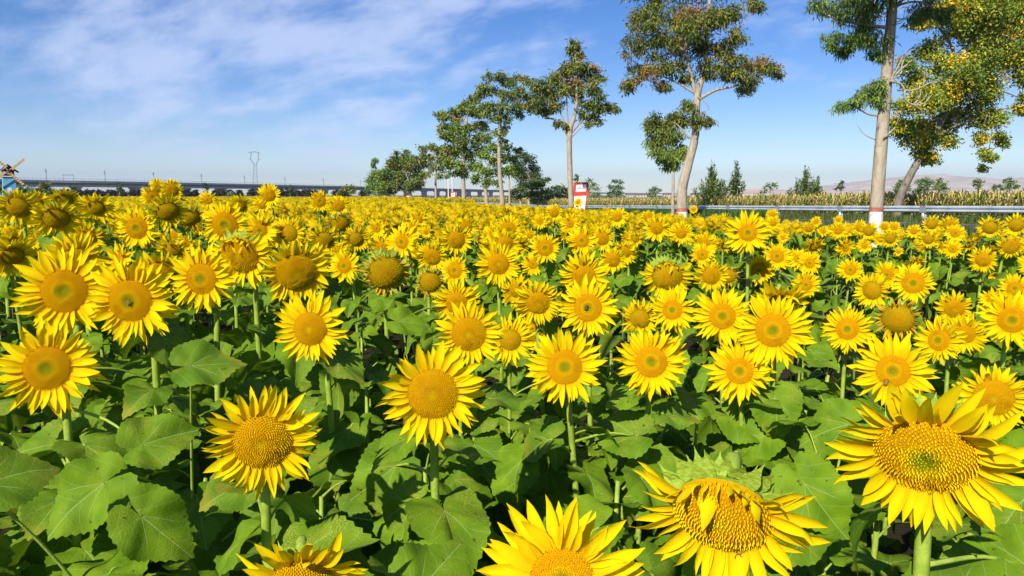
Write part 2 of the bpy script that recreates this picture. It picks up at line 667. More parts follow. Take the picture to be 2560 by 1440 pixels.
def make_leaf(seed, nang=60, rings=4, petiole=0.5, droop=0.5, arch=0.35, fold=0.25, far=False):
    """unit leaf with its stalk: stalk starts at the origin and rises outward along +X, the heart-shaped blade hangs from its end"""
    r_ = random.Random(seed)
    mb = MB()
    pe = Vector((petiole * 0.86, 0, petiole * arch))
    P = [Vector((0, 0, 0)), Vector((petiole * 0.35, 0, petiole * arch * 0.7)), Vector((petiole * 0.7, 0, petiole * arch * 1.08)), pe]
    if not far:
        mb.tube(catmull(P, 3), lerp_list([0.028, 0.020, 0.016, 0.013], 10), 5, mi=1, cap=False)
    wide = r_.uniform(0.9, 1.08)
    lobe = r_.uniform(0.85, 1.1)
    wav = [r_.uniform(-1, 1) for _ in range(6)]
    twist = r_.uniform(-0.35, 0.35)
    bend = r_.uniform(-0.18, 0.18)
    verts, uvs = [], []

    def place(x, y):
        z = fold * abs(y) * (0.75 - 0.9 * abs(y))
        z += 0.035 * math.sin(7 * x + wav[0] * 3) * abs(y) * 2.2 + 0.03 * wav[1] * math.sin(9 * y + wav[2] * 3)
        z += 0.07 * math.sin(math.atan2(y, x) * 5 + wav[3] * 4) * min(1, (x * x + y * y) * 2.5)
        y2 = y + bend * x * x
        # droop along x
        k = droop * (0.85 + 0.9 * max(x, -0.2))
        cxx = math.cos(k * 0.62)
        sxx = math.sin(k * 0.62)
        X = x * cxx + z * sxx
        Z = -x * sxx + z * cxx
        tw = twist * x
        Yr = y2 * math.cos(tw) - Z * math.sin(tw) * 0.3
        Z = Z + y2 * math.sin(tw)
        return (pe.x + X, pe.y + Yr, pe.z + Z)
    verts.append(place(0, 0))
    uvs.append((0, 0))
    angs = [math.radians(-176 + 352 * i / (nang - 1)) for i in range(nang)]
    # crowd the angles near the tip so that it stays pointed
    angs = [a * (0.55 + 0.45 * abs(a) / math.pi) for a in angs]
    angs = [a / max(abs(angs[0]), 1e-6) * math.radians(176) for a in angs]
    for j in range(1, rings + 1):
        f = j / rings
        for i, a in enumerate(angs):
            r = leaf_outline(a, wide, lobe)
            if j == rings and not far:
                r *= 1 + (0.028 if i % 2 == 0 else -0.020)
            r *= f
            x, y = r * math.cos(a), r * math.sin(a)
            verts.append(place(x, y))
            uvs.append((x, y))
    Fc = []
    for i in range(nang - 1):
        Fc.append((0, 1 + i, 2 + i))
        for j in range(rings - 1):
            a = 1 + j * nang + i
            b = a + nang
            Fc.append((a, b, b + 1, a + 1))
    mb.add(verts, Fc, mi=0, uv=uvs)
    return mb


LEAVES = []
for i in range(14):
    mb = make_leaf(100 + i, 56, 4, petiole=random.uniform(0.4, 0.7), droop=[.25, .6, .95, 1.3][i % 4] + random.uniform(-.1, .15),
                   arch=random.uniform(0.2, 0.75), fold=random.uniform(0.2, 0.7))
    LEAVES.append(mb.mesh('leaf', [M_leaf, M_stem], smooth=True, uv=True))
BLADES = []      # blades without a stalk, for leaves hung on a stalk of their own
for i in range(8):
    mb = make_leaf(300 + i, 64, 5, petiole=0.0001, droop=random.uniform(.15, .5), arch=0, fold=random.uniform(0.2, 0.55), far=False)
    BLADES.append(mb.mesh('leaf', [M_leaf, M_stem], smooth=True, uv=True))


def make_petal(seed, nx=6, ny=4, style=None):
    r_ = random.Random(seed)
    w = r_.uniform(0.130, 0.175)
    up = r_.uniform(-0.35, 0.35)
    tw = r_.uniform(-0.9, 0.9)
    side = r_.uniform(-0.22, 0.22)
    cup = r_.uniform(0.25, 0.7)
    hook = r_.choice([0, 0, .4, .9, -.6, -1.0])
    if style == 'wilt':
        w *= 0.7
        up = r_.uniform(-0.4, 1.2)
        hook = r_.uniform(-1.6, 1.6)
        tw = r_.uniform(-2, 2)
    prof_x = [0, .12, .3, .55, .78, .92, 1.0]
    prof_w = [.62, .85, 1.0, .94, .62, .28, .02]
    V, U = [], []
    for i in range(nx + 1):
        x = i / nx
        ww = w * float(np.interp(x, prof_x, prof_w))
        for j in range(ny + 1):
            y = (j / ny * 2 - 1)
            yy = y * ww
            z = cup * (yy * yy) / w * (1.0 if j % 2 == 0 else 1.0) - 0.012 * (j % 2) * (1 - x * .5)
            z += up * x * x * 0.4 + hook * max(0, x - 0.62) ** 2 * 1.6
            yb = yy + side * x * x
            a = tw * x
            V.append((x * (1 - 0.06 * abs(up)), yb * math.cos(a) - z * math.sin(a) * 0.5, z + yy * math.sin(a)))
            U.append((x, y))
    Fc = []
    for i in range(nx):
        for j in range(ny):
            a = i * (ny + 1) + j
            Fc.append((a, a + 1, a + ny + 2, a + ny + 1))
    return V, Fc, U


def mb_petal(seed, style=None, nx=6, ny=4):
    mb = MB()
    V, Fc, U = make_petal(seed, nx, ny, style)
    mb.add(V, Fc, uv=U)
    return mb


PETALS = [mb_petal(500 + i).mesh('petal', [M_petal], smooth=True, uv=True) for i in range(14)]
WILTED = [mb_petal(600 + i, 'wilt').mesh('petal', [M_petal_old], smooth=True, uv=True) for i in range(6)]
PETAL_RAW = [make_petal(500 + i, 4, 2) for i in range(14)]
WILT_RAW = [make_petal(600 + i, 4, 2, 'wilt') for i in range(6)]


def petal_layout(seed, n, length, droopy=0.0, fold=None, wilt=False, wfac=1.0):
    """matrices (in head space, disc radius 1, +Z out of the face, +Y up) of a ring of petals"""
    r_ = random.Random(seed)
    out = []
    for k in range(n):
        whorl = k % 2
        third = (k % 3 == 2)
        a = 2 * math.pi * (k + r_.uniform(-0.32, 0.32)) / n
        ln = length * r_.uniform(0.78, 1.2) * (1.0 if whorl == 0 else 0.93) * (0.86 if third else 1)
        el = (R(-12) if whorl == 0 else R(9)) + (R(14) if third else 0) + R(r_.gauss(0, 10))
        el += -R(10) * math.sin(a) * 0.6
        if droopy:
            el += R(24) * droopy * max(0, math.sin(a)) ** 2 + R(42) * droopy * max(0, -math.sin(a)) - R(6) * droopy
        if fold and fold[0] < math.degrees(a) < fold[1] and r_.random() < fold[2]:
            el = R(r_.uniform(112, 160))
            ln *= 0.95
        elif fold and fold[0] - 12 < math.degrees(a) < fold[1] + 12:
            el = R(r_.uniform(45, 95))
            ln *= 0.6
        if wilt:
            el = R(r_.uniform(-45, 60))
            ln *= r_.uniform(0.7, 1.15)
        base = Vector((math.cos(a) * 0.93, math.sin(a) * 0.93, -0.02 - 0.06 * (1 - whorl)))
        M = Matrix.Rotation(a + R(r_.gauss(0, 7.5)), 4, 'Z') @ Matrix.Rotation(-el, 4, 'Y') @ Matrix.Rotation(R(r_.gauss(0, 14)), 4, 'X')
        S = Matrix.Diagonal((ln, ln * wfac * r_.uniform(0.85, 1.15), ln, 1))
        out.append((Matrix.Translation(base) @ M @ S, r_.randrange(14)))
    return out


def disc_z(r, dome, dimple):
    return dome * (1 - r ** 2.2) - dimple * math.exp(-(r / 0.27) ** 2)


def make_disc(seed, kind, nfl=620):
    """seed disc: domed, covered with florets in spirals; colour goes by age (centre, ring, rim)"""
    r_ = random.Random(seed)
    dome = {'young': 0.22, 'mature': 0.34, 'old': 0.42}[kind]
    dimple = {'young': 0.07, 'mature': 0.03, 'old': 0.0}[kind]
    mb = MB()

    def colr(r, j, tip):
        if kind == 'young':
            st = [(0, (.19, .19, .012)), (.20, (.22, .19, .012)), (.30, (.42, .25, .008)), (.40, (.62, .33, .006)), (.55, (.52, .24, .006)), (.8, (.52, .24, .006)), (1, (.60, .28, .006))]
        elif kind == 'mature':
            st = [(0, (.50, .31, .010)), (.14, (.46, .25, .008)), (.25, (.46, .21, .007)), (.45, (.52, .24, .006)), (.75, (.50, .235, .006)), (1, (.50, .27, .008))]
        else:
            st = [(0, (.46, .20, .008)), (.3, (.44, .21, .008)), (.6, (.40, .23, .008)), (.85, (.36, .22, .010)), (1, (.26, .15, .010))]
        xs = [q[0] for q in st]
        c = [float(np.interp(r, xs, [q[1][i] for q in st])) for i in range(3)]
        k = (2.75 if tip else 1.0) * (1 + j)
        return (min(c[0] * k * .88, .95), min(c[1] * k * (1.08 if tip else 0.95), .86), c[2] * k * .35)
    pcx, pcy, prr = 0.62 * math.cos(seed * 2.1), 0.62 * math.sin(seed * 2.1), 0.24
    # base dome
    nr, na = 7, 24
    V, C = [(0, 0, disc_z(0, dome, dimple) - 0.015)], [colr(0, 0, False)]
    for i in range(1, nr + 1):
        r = i / nr
        for k in range(na):
            a = 2 * math.pi * k / na
            V.append((r * math.cos(a), r * math.sin(a), disc_z(r, dome, dimple) - 0.015 - (0.05 if i == nr else 0)))
            C.append(colr(r, 0, False))
    Fc = [(0, 1 + k, 1 + (k + 1) % na) for k in range(na)]
    for i in range(nr - 1):
        for k in range(na):
            a = 1 + i * na + k
            b = 1 + i * na + (k + 1) % na
            Fc.append((a, a + na, b + na, b))
    mb.add(V, Fc, C)
    ga = math.pi * (3 - math.sqrt(5))
    for k in range(nfl):
        r = math.sqrt((k + 0.5) / nfl)
        a = k * ga
        e = 0.9 / math.sqrt(nfl) * 1.15
        h = e * (1.1 if kind != 'old' else 0.5) * (0.45 + 0.9 * sm(r / 0.35)) * r_.uniform(0.7, 1.3)
        x, y = r * 0.985 * math.cos(a), r * 0.985 * math.sin(a)
        z = disc_z(r, dome, dimple)
        j = r_.gauss(0, 0.15) + 0.16 * math.sin(a * 1.0 + seed) * math.sin(r * 5 + seed) - (0.35 if math.hypot(x - pcx, y - pcy) < prr * r_.uniform(.6, 1.2) else 0)
        nr_ = dome * 2.2 * r ** 1.2
        P = []
        for q in range(4):
            w = a + math.pi / 4 + q * math.pi / 2
            P.append((x + e * 0.62 * math.cos(w), y + e * 0.62 * math.sin(w), z - 0.012))
        P.append((x + nr_ * h * 0.6 * math.cos(a), y + nr_ * h * .6 * math.sin(a), z + h))
        P[-1] = (P[-1][0] + r_.gauss(0, e * .25), P[-1][1] + r_.gauss(0, e * .25), P[-1][2])
        lo, hi = colr(r, j, False), colr(r, j, True)
        mb.add(P, [(0, 1, 4), (1, 2, 4), (2, 3, 4), (3, 0, 4)], [lo] * 4 + [hi])
    return mb.mesh('disc', [M_disc], cols=True)


DISCS = {'young': [make_disc(1, 'young'), make_disc(2, 'young', 540)], 'mature': [make_disc(3, 'mature'), make_disc(4, 'mature', 560)], 'old': [make_disc(5, 'old'), make_disc(6, 'old', 520)]}


def bract_verts(length, width, curl, seed):
    r_ = random.Random(seed)
    V, Fc = [], []
    nx = 5
    for i in range(nx + 1):
        x = i / nx
        w = width * float(np.interp(x, [0, .25, .5, .68, 1], [.7, 1, .8, .22, .02]))
        z = curl * x * x
        for y in (-1, 0, 1):
            V.append((x * length, y * w, z - (0.18 * w if y == 0 else 0)))
    for i in range(nx):
        for j in range(2):
            a = i * 3 + j
            Fc.append((a, a + 1, a + 4, a + 3))
    return V, Fc


def make_calyx(seed, nbr=22, out=0.36):
    r_ = random.Random(seed)
    mb = MB()
    prof = [(1.0, -0.06), (0.96, -0.2), (0.78, -0.33), (0.45, -0.43), (0.16, -0.56)]
    na = 16
    V = []
    for (r, z) in prof:
        for k in range(na):
            a = 2 * math.pi * k / na
            V.append((r * math.cos(a), r * math.sin(a), z))
    Fc = []
    for i in range(len(prof) - 1):
        for k in range(na):
            k2 = (k + 1) % na
            Fc.append((i * na + k, (i + 1) * na + k, (i + 1) * na + k2, i * na + k2))
    mb.add(V, Fc)
    for k in range(nbr):
        a = 2 * math.pi * (k + r_.uniform(-.3, .3)) / nbr
        BV, BF = bract_verts(out * r_.uniform(.9, 1.5) + 0.12, 0.15, r_.uniform(-.25, .12), seed * 99 + k)
        el = R(r_.uniform(-55, 5))
        M = Matrix.Rotation(a, 4, 'Z') @ Matrix.Translation((0.9, 0, -0.15 - 0.1 * (k % 2))) @ Matrix.Rotation(-el, 4, 'Y')
        mb.add([M @ Vector(v) for v in BV], BF)
    return mb.mesh('flower_head', [M_calyx], smooth=True)


CALYX = [make_calyx(11), make_calyx(12), make_calyx(13)]
mbb = MB()
BV, BF = bract_verts(1.0, 0.3, -0.22, 1)
mbb.add(BV, BF)
BRACT = [mbb.mesh('bract', [M_calyx], smooth=True)]
mbb = MB()
BV, BF = bract_verts(1.0, 0.36, 0.28, 2)
mbb.add(BV, BF)
BRACT.append(mbb.mesh('bract', [M_calyx], smooth=True))


def ring_mesh(seed, ratio, wilt=False, droopy=0.0, n=30):
    """all petals of one head joined, for heads too far off to tell their petals apart"""
    mb = MB()
    for (M, i) in petal_layout(seed, n, ratio, droopy, wilt=wilt, wfac=1.05):
        V, Fc, U = (WILT_RAW[i % 6] if wilt else PETAL_RAW[i])
        mb.add([M @ Vector(v) for v in V], Fc, uv=U)
    return mb.mesh('petal_ring', [M_petal_old if wilt else M_petal], smooth=True, uv=True)


RINGS = {}
for q, ratio in enumerate((0.8, 1.05, 1.35, 1.7)):
    RINGS[ratio] = [ring_mesh(700 + q * 10 + i, ratio, n=[46, 50, 54, 48][i], droopy=.25) for i in range(4)]
RINGS['droop'] = [ring_mesh(760 + i, 0.95, droopy=.6, n=40) for i in range(3)]
RINGS['wilt'] = [ring_mesh(780 + i, 0.8, wilt=True, n=36) for i in range(3)]


def stem_path(P, n, base, rs):
    top = P - n * rs * 0.5
    neck = P - n * (rs * (1.6 + .9 * n.z * (n.z < -.3)) + 0.022) + Vector((0, 0, 0.010))
    low = Vector((base.x, base.y, 0))
    k1 = low.lerp(Vector((neck.x, neck.y, neck.z)), 0.88)
    k1.z = neck.z - 0.13
    mid = low.lerp(k1, 0.5) + Vector((random.gauss(0, .012), random.gauss(0, .012), 0))
    return catmull([low, mid, k1, neck - Vector((0, 0, 0.012)) - n * 0.01, top], 4)


NPL = [0]
STEMS = []      # (root, path) of every plant built one by one


def sunflower(P, n, rd, D, kind='young', near=False, fold=None, bracts=False, label=None, group=None, nleaf=9, seed=0, leafmin=0.5, lsize=1.0, wilt=False, name='sunflower', droop=0.0):
    """one plant: stem, leaves, head (> disc, petals); P centre of the face, n its facing, rd disc radius, D spread of the petals"""
    r_ = random.Random(seed)
    n = Vector(n).normalized()
    hz = Vector((n.x, n.y, 0))
    base = Vector((P.x, P.y, 0)) - hz * (rd * 1.2 + 0.06) + Vector((r_.gauss(0, .05), r_.gauss(0.02, .05), 0))
    root = empty(name, (base.x, base.y, 0))
    tag(root, label, 'sunflower', group)
    path = stem_path(P, n, base, rd)
    loc = [p - Vector((base.x, base.y, 0)) for p in path]
    mb = MB()
    r0 = 0.0115 * min(1.15, max(.75, rd / 0.06))
    rr = lerp_list([r0 * 1.25, r0 * 1.05, r0 * .95, r0 * .85, r0 * 1.25], len(loc))
    mb.tube(loc, rr, 7, cap=False)
    mb.build('stem', M_stem, root, smooth=True)
    Mh = Matrix.Translation(P - Vector((base.x, base.y, 0))) @ rot_axes(n, R(r_.gauss(0, 6))).to_4x4() @ Matrix.Scale(rd, 4)
    head = link('flower_head', CALYX[seed % 3], root, Mh)
    link('disc', DISCS[kind][seed % 2], head, Matrix.Rotation(r_.uniform(0, 6.28), 4, 'Z') if not fold else None)
    ratio = max((D / 2 - rd) / rd + 0.14, 0.62 if wilt else 0.80)
    if near:
        npet = int(r_.uniform(50, 60)) if not wilt else 40
        for (M, i) in petal_layout(seed, npet, ratio, droop, fold, wilt, wfac=1.05 if ratio < .9 else 0.92):
            link('petal', WILTED[i % 6] if wilt else PETALS[i], head, M)
    else:
        if wilt:
            me = RINGS['wilt'][seed % 3]
        elif kind == 'old' and ratio < 1.0:
            me = RINGS['droop'][seed % 3]
        else:
            k = min((0.8, 1.05, 1.35, 1.7), key=lambda q: abs(q - ratio))
            me = RINGS[k][seed % 4]
        link('petal_ring', me, head, Matrix.Rotation(r_.uniform(0, 6.28), 4, 'Z') if kind == 'young' else None)
    if bracts:
        nb = 24
        for k in range(nb):
            a = 2 * math.pi * (k + r_.uniform(-.3, .3)) / nb
            el = R(r_.uniform(-75, 10))
            s = r_.uniform(0.38, 0.72)
            M = Matrix.Rotation(a, 4, 'Z') @ Matrix.Translation((0.92, 0, -0.12 - 0.10 * (k % 2))) @ Matrix.Rotation(-el, 4, 'Y') @ Matrix.Rotation(R(r_.gauss(0, 15)), 4, 'X') @ Matrix.Scale(s, 4)
            link('bract', BRACT[k % 2], head, M)
    # leaves up the stem
    az = r_.uniform(0, 6.28)
    zt = P.z - 0.16
    for k in range(nleaf):
        z = zt - (zt - leafmin) * (k / max(1, nleaf - 1)) ** 0.85 * r_.uniform(0.92, 1.0)
        # point of the stem at this height
        q = min(loc[:-3], key=lambda p: abs(p.z - z))
        q = Vector((q.x, q.y, z)) if abs(q.z - z) < 0.3 else q
        az += 2.4 + r_.gauss(0, .3)
        s = lsize * (0.115 + 0.075 * min(1, (k + 1) / 4)) * r_.uniform(0.8, 1.2)
        M = Matrix.Translation(q) @ Matrix.Rotation(az, 4, 'Z') @ Matrix.Rotation(R(r_.gauss(0, 12)), 4, 'Y') @ Matrix.Rotation(R(r_.gauss(0, 14)), 4, 'X') @ Matrix.Scale(s, 4)
        link('leaf', LEAVES[r_.randrange(len(LEAVES))], root, M)
    STEMS.append((root, path))
    NPL[0] += 1
    return root


def leafy_stalk(x, y, h, label, group, seed, nleaf=12, lsize=1.15):
    r_ = random.Random(seed)
    root = empty('sunflower_stalk', (x, y, 0))
    tag(root, label, 'sunflower plant', group)
    P = catmull([Vector((0, 0, 0)), Vector((r_.gauss(0, .02), r_.gauss(0, .02), h * .5)), Vector((r_.gauss(0, .03), r_.gauss(0, .03), h))], 4)
    mb = MB()
    mb.tube(P, lerp_list([.013, .011, .006], len(P)), 6)
    mb.build('stem', M_stem, root, smooth=True)
    az = r_.uniform(0, 6.28)
    for k in range(nleaf):
        z = h - (h - 0.35) * k / nleaf
        az += 2.4 + r_.gauss(0, .25)
        s = lsize * (0.10 + 0.09 * min(1, (k + 1) / 5)) * r_.uniform(0.85, 1.2)
        M = Matrix.Translation((0, 0, z)) @ Matrix.Rotation(az, 4, 'Z') @ Matrix.Rotation(R(r_.gauss(0, 12)), 4, 'Y') @ Matrix.Rotation(R(r_.gauss(0, 12)), 4, 'X') @ Matrix.Scale(s, 4)
        link('leaf', LEAVES[r_.randrange(len(LEAVES))], root, M)
    NPL[0] += 1
    SPATH.append((root, [p + Vector((x, y, 0)) for p in P]))
    return root


SPATH = []
# ------------------------------------------------------------------ the sunflowers one can point at
# x, y of the disc's centre and sizes (photo pixels): disc radius, spread of petals; lean of the face sideways and up/down; state; extras; label
G_FRONT = 'sunflowers in the front rows of the field'
G_MID = 'sunflowers in the middle of the field'
HAND = [
    (2312, 1143, 124, 445, 0.0, -.68, 'young', '', 'largest wide open sunflower, leaning down at the lower right corner'),
    (1805, 1290, 128, 470, -.12, -.76, 'mature', 'bf', 'big drooping sunflower with spiky green bracts and petals folded over its disc'),
    (1405, 1452, 88, 430, -.05, -.35, 'young', '', 'sunflower cut off by the bottom edge, broad upright petals, beside the big drooping one'),
    (752, 1462, 84, 330, -.05, -.75, 'mature', 'b', 'nodding sunflower at the bottom edge seen from above with curling green bracts'),
    (205, 1470, 30, 110, -.1, -.5, 'young', '', 'half hidden small sunflower poking up at the bottom edge, lower left'),
    (655, 1105, 76, 285, -.12, -.38, 'mature', '', 'large sunflower with full golden disc standing alone low in the left foreground'),
    (1082, 985, 69, 262, -.03, -.22, 'mature', '', 'large sunflower with a big orange disc in the centre foreground'),
    (118, 920, 60, 245, -.28, -.05, 'young', '', 'large sunflower with swept petals at the left edge, lower of the pair there'),
    (160, 728, 59, 240, -.30, .0, 'young', '', 'large sunflower with long spidery petals and dark green centre near the left edge'),
    (325, 752, 58, 230, -.42, -.12, 'young', '', 'large sunflower turned left with a bee on its oval disc, right of the spidery one'),
    (503, 697, 43, 175, -.48, -.05, 'young', '', 'sunflower turned left with tall upright petals above the leafy gap on the left'),
    (600, 638, 52, 180, -.42, -.42, 'mature', 'f', 'heavy sunflower bent sideways with one loose petal hanging on its disc'),
    (740, 680, 54, 172, .08, -.45, 'mature', '', 'sunflower with swollen dark golden disc and short petals, left of the middle'),
    (775, 822, 46, 184, -.36, -.10, 'mature', '', 'sunflower with oval golden disc standing over the dark leafy gap left of centre'),
    (400, 688, 42, 135, .0, -.45, 'mature', '', 'nodding sunflower squeezed between two larger heads turned left'),
    (190, 655, 40, 160, -.1, -.3, 'mature', '', 'sunflower whose upper petals fan out behind the spidery petalled one'),
    (45, 518, 33, 112, -.25, -.50, 'old', '', 'brown faced drooping sunflower at the left edge near the windmill'),
    (140, 545, 36, 122, -.05, -.60, 'old', 'b', 'drooping sunflower with green bracts over its brown disc, right of the brown faced one'),
    (342, 570, 30, 108, -.48, -.05, 'young', '', 'sunflower with tall oval disc turned left, upper left part of the field'),
    (215, 597, 25, 98, -.1, -.30, 'mature', '', 'sunflower with drooping lower petals just above the spidery petalled one'),
    (420, 528, 31, 100, .1, -.50, 'old', '', 'dark brown drooping head below the three sunflowers rising over the viaduct line'),
    (382, 492, 17, 66, 0, -.05, 'young', '', 'front one of three sunflowers rising above the horizon on the left'),
    (428, 475, 18, 58, .1, -.05, 'mature', '', 'right one of three sunflowers rising above the horizon on the left'),
    (393, 467, 12, 44, -.1, .0, 'young', '', 'highest and smallest of three sunflowers rising above the horizon on the left'),
    (562, 562, 34, 122, -.30, -.10, 'young', '', 'broad sunflower with shaggy petals between two smaller open ones, left part'),
    (650, 577, 20, 100, -.10, .0, 'young', '', 'neat star shaped sunflower with thin petals facing the viewer, left of the middle'),
    (722, 583, 26, 94, -.30, -.15, 'old', '', 'sunflower with half its disc dark brown beside the neat star shaped one'),
    (673, 488, 17, 64, -.15, .0, 'mature', '', 'single sunflower standing above the field line against the viaduct'),
    (800, 503, 16, 58, 0, -.05, 'young', '', 'left one of a touching pair of sunflowers near the horizon'),
    (846, 515, 16, 60, .05, -.05, 'mature', '', 'right one of a touching pair of sunflowers near the horizon'),
    (861, 665, 21, 90, -.45, .0, 'young', '', 'small sunflower with oval orange disc left of the wilted brown head'),
    (965, 682, 52, 118, .05, -.50, 'old', 'bw', 'large wilted head with shrivelled ochre petals hanging over its disc'),
    (1075, 705, 31, 84, 0, -.3, 'old', 'w', 'dark shaded withered head below a flat leaf, right of the large wilted one'),
    (1005, 605, 20, 94, -.48, .0, 'young', '', 'sunflower turned left with narrow oval disc above the large wilted head'),
    (942, 572, 11, 62, -.1, .0, 'young', '', 'tiny disc sunflower with thin petals above the wilted head'),
    (957, 622, 20, 84, -.2, -.35, 'mature', '', 'sunflower half covered by the narrow oval one above the wilted head'),
    (850, 560, 26, 66, 0, -.55, 'old', 'w', 'withered brown head hanging below the touching pair'),
    (810, 600, 27, 76, 0, -.5, 'old', '', 'brown hanging head between the dark disc sunflower and a fading one'),
    (890, 598, 22, 78, .1, -.4, 'old', '', 'fading sunflower with orange brown disc left of the tiny disc one'),
    (790, 645, 20, 86, -.1, -.4, 'mature', '', 'nodding pale petalled head behind the swollen golden disc'),
    (1140, 600, 24, 86, 0, -.35, 'mature', '', 'sunflower with domed orange disc right of the narrow oval one'),
    (1165, 568, 17, 60, .1, -.3, 'mature', '', 'sunflower peeping over the domed orange disc one'),
    (1080, 642, 24, 84, -.2, -.45, 'mature', '', 'sunflower bending down above a dark horizontal leaf near the middle'),
    (1137, 676, 22, 84, -.40, .0, 'young', '', 'sunflower turned left with oval disc, left of a large round one near the middle'),
    (1246, 660, 29, 120, 0, -.05, 'mature', '', 'large round sunflower exactly in the middle of the crowded band'),
    (1262, 612, 24, 86, .1, -.3, 'mature', '', 'sunflower half hidden behind the large round middle one'),
    (1272, 573, 20, 76, 0, -.1, 'young', '', 'sunflower with orange disc two heads above the large round middle one'),
    (1363, 620, 22, 84, 0, -.05, 'young', '', 'bright open sunflower right of the large round middle one'),
    (1333, 661, 13, 62, 0, .0, 'young', '', 'very small sunflower with dark ringed disc beside the large round middle one'),
    (1425, 560, 11, 58, 0, .0, 'young', '', 'small sunflower with green eye below the tree with the bare straight trunk'),
    (1455, 602, 19, 84, 0, .0, 'young', '', 'open sunflower with green eye right of the bright one, under the red sign'),
    (1506, 597, 18, 62, 0, -.3, 'mature', '', 'sunflower with notched orange disc right of the green eyed one'),
    (1460, 692, 33, 130, 0, -.32, 'mature', '', 'sunflower bowing behind the one with an insect at its centre'),
    (1532, 650, 20, 70, 0, -.3, 'mature', '', 'sunflower with shaded lower disc above the bowing one'),
    (1385, 532, 13, 46, 0, -.15, 'mature', '', 'sunflower near the far edge of the field below the clump of shrubs'),
    (1350, 553, 10, 40, -.3, 0, 'young', '', 'slim oval sunflower left of the far edge one'),
    (1345, 757, 32, 126, .12, -.35, 'mature', '', 'sunflower with flattened orange disc left of the one with an insect'),
    (1290, 728, 18, 84, 0, -.4, 'mature', '', 'pale sunflower mostly covered by the flattened disc one'),
    (1142, 757, 30, 128, -.05, -.25, 'mature', '', 'sunflower with short disc rising behind the golden one left of centre'),
    (1172, 835, 47, 176, .0, -.15, 'mature', '', 'large golden sunflower just above the big centre foreground one'),
    (1276, 850, 32, 128, .05, -.10, 'old', '', 'sunflower with dark brown disc between two large bright heads'),
    (1335, 832, 26, 96, .0, -.35, 'mature', '', 'small domed head tucked behind the dark disc sunflower'),
    (1470, 770, 38, 160, 0, .0, 'young', '', 'open sunflower with a dark insect sitting at its centre'),
    (1600, 797, 30, 100, -.1, -.4, 'old', '', 'fading sunflower with olive disc between two bright open ones'),
    (1681, 775, 27, 124, -.22, .0, 'young', '', 'sunflower with tall oval disc and thin petals, right of the fading olive one'),
    (1806, 791, 35, 152, 0, .0, 'young', '', 'open sunflower touching the left side of the largest right hand bloom'),
    (1932, 826, 46, 195, 0, -.03, 'young', '', 'broad layered sunflower with green eye in the right middle ground'),
    (1412, 918, 48, 198, 0, .0, 'young', '', 'large star shaped sunflower with green centre right of the big middle one'),
    (1628, 905, 43, 186, 0, .0, 'young', '', 'large regular sunflower with small green centre in the middle right'),
    (1849, 928, 36, 168, 0, .0, 'young', '', 'thin petalled sunflower on a straight stem below the broad layered one'),
    (1668, 690, 44, 132, 0, -.38, 'old', 'bf', 'orange disc head with a green bract and petal splitting it like a heart'),
    (1870, 582, 24, 118, 0, .0, 'young', '', 'tall sunflower with black insect standing above all others on the right'),
    (1756, 637, 15, 68, 0, .0, 'young', '', 'small round sunflower above the heart like split head, left of the tall one'),
    (1703, 583, 15, 60, 0, -.1, 'mature', '', 'sunflower with golden dome between two others below the leaning trunk'),
    (1642, 571, 17, 68, 0, -.25, 'mature', '', 'sunflower with smooth dark golden dome above the split disc head'),
    (1543, 543, 13, 56, 0, -.1, 'mature', '', 'sunflower on the far edge to the right of the red sign'),
    (1778, 690, 24, 84, .1, -.35, 'mature', '', 'tilted orange sunflower with a leaf across it below the tall one'),
    (1822, 690, 20, 62, .1, -.2, 'old', 'w', 'dark shadowed withered head just left of the tall stem'),
    (1898, 675, 21, 76, -.1, -.1, 'young', '', 'orange centred sunflower at the right side of the tall stem'),
    (1943, 641, 18, 78, 0, .0, 'young', '', 'open sunflower with orange ring right of the tall stem'),
    (1762, 608, 15, 60, -.2, -.2, 'mature', '', 'sunflower peeping out above the small round one'),
    (1996, 647, 12, 60, -.2, 0, 'young', '', 'sunflower half hidden by its right neighbour with an orange ring'),
    (2024, 658, 14, 64, 0, .0, 'young', '', 'neat little sunflower with orange ring in front of its twin'),
    (2015, 712, 17, 74, 0, -.05, 'young', '', 'small sunflower with orange disc alone among leaves on the right'),
    (1950, 752, 34, 150, .1, -.85, 'old', 'b', 'head bent fully down showing green bracts above the broad layered sunflower'),
    (2118, 823, 29, 126, 0, .0, 'young', '', 'regular sunflower on a straight stem right of the broad layered one'),
    (2180, 726, 28, 94, -.40, -.15, 'old', '', 'sunflower with oval olive disc turned left in the right part'),
    (2217, 687, 17, 74, -.1, -.2, 'young', '', 'pale sunflower just above the oval olive disc one'),
    (2283, 708, 28, 108, 0, .0, 'young', '', 'bright round sunflower right of the oval olive disc one'),
    (2126, 675, 15, 66, 0, .0, 'young', '', 'small open sunflower left of the pale one on the right'),
    (2245, 797, 43, 92, -.05, -.35, 'old', 'w', 'large withered brown head with a leaf lying across it'),
    (2386, 772, 25, 98, 0, -.38, 'mature', '', 'bowing sunflower right of the large withered head'),
    (2347, 851, 29, 122, -.45, .0, 'young', '', 'sunflower turned left in front of another, right part of the field'),
    (2412, 836, 26, 112, .15, -.3, 'mature', '', 'sunflower behind the one turned left, only its right petals free'),
    (2232, 928, 43, 196, -.05, .0, 'young', '', 'large shaggy petalled sunflower above the biggest corner bloom'),
    (2530, 800, 35, 150, .12, -.1, 'young', '', 'large sunflower half out of frame at the right edge, middle height'),
    (2537, 721, 19, 78, .1, 0, 'young', '', 'smaller sunflower at the right edge above the large edge one'),
    (2482, 752, 15, 68, .0, 0, 'young', '', 'small sunflower tucked left of the large right edge one'),
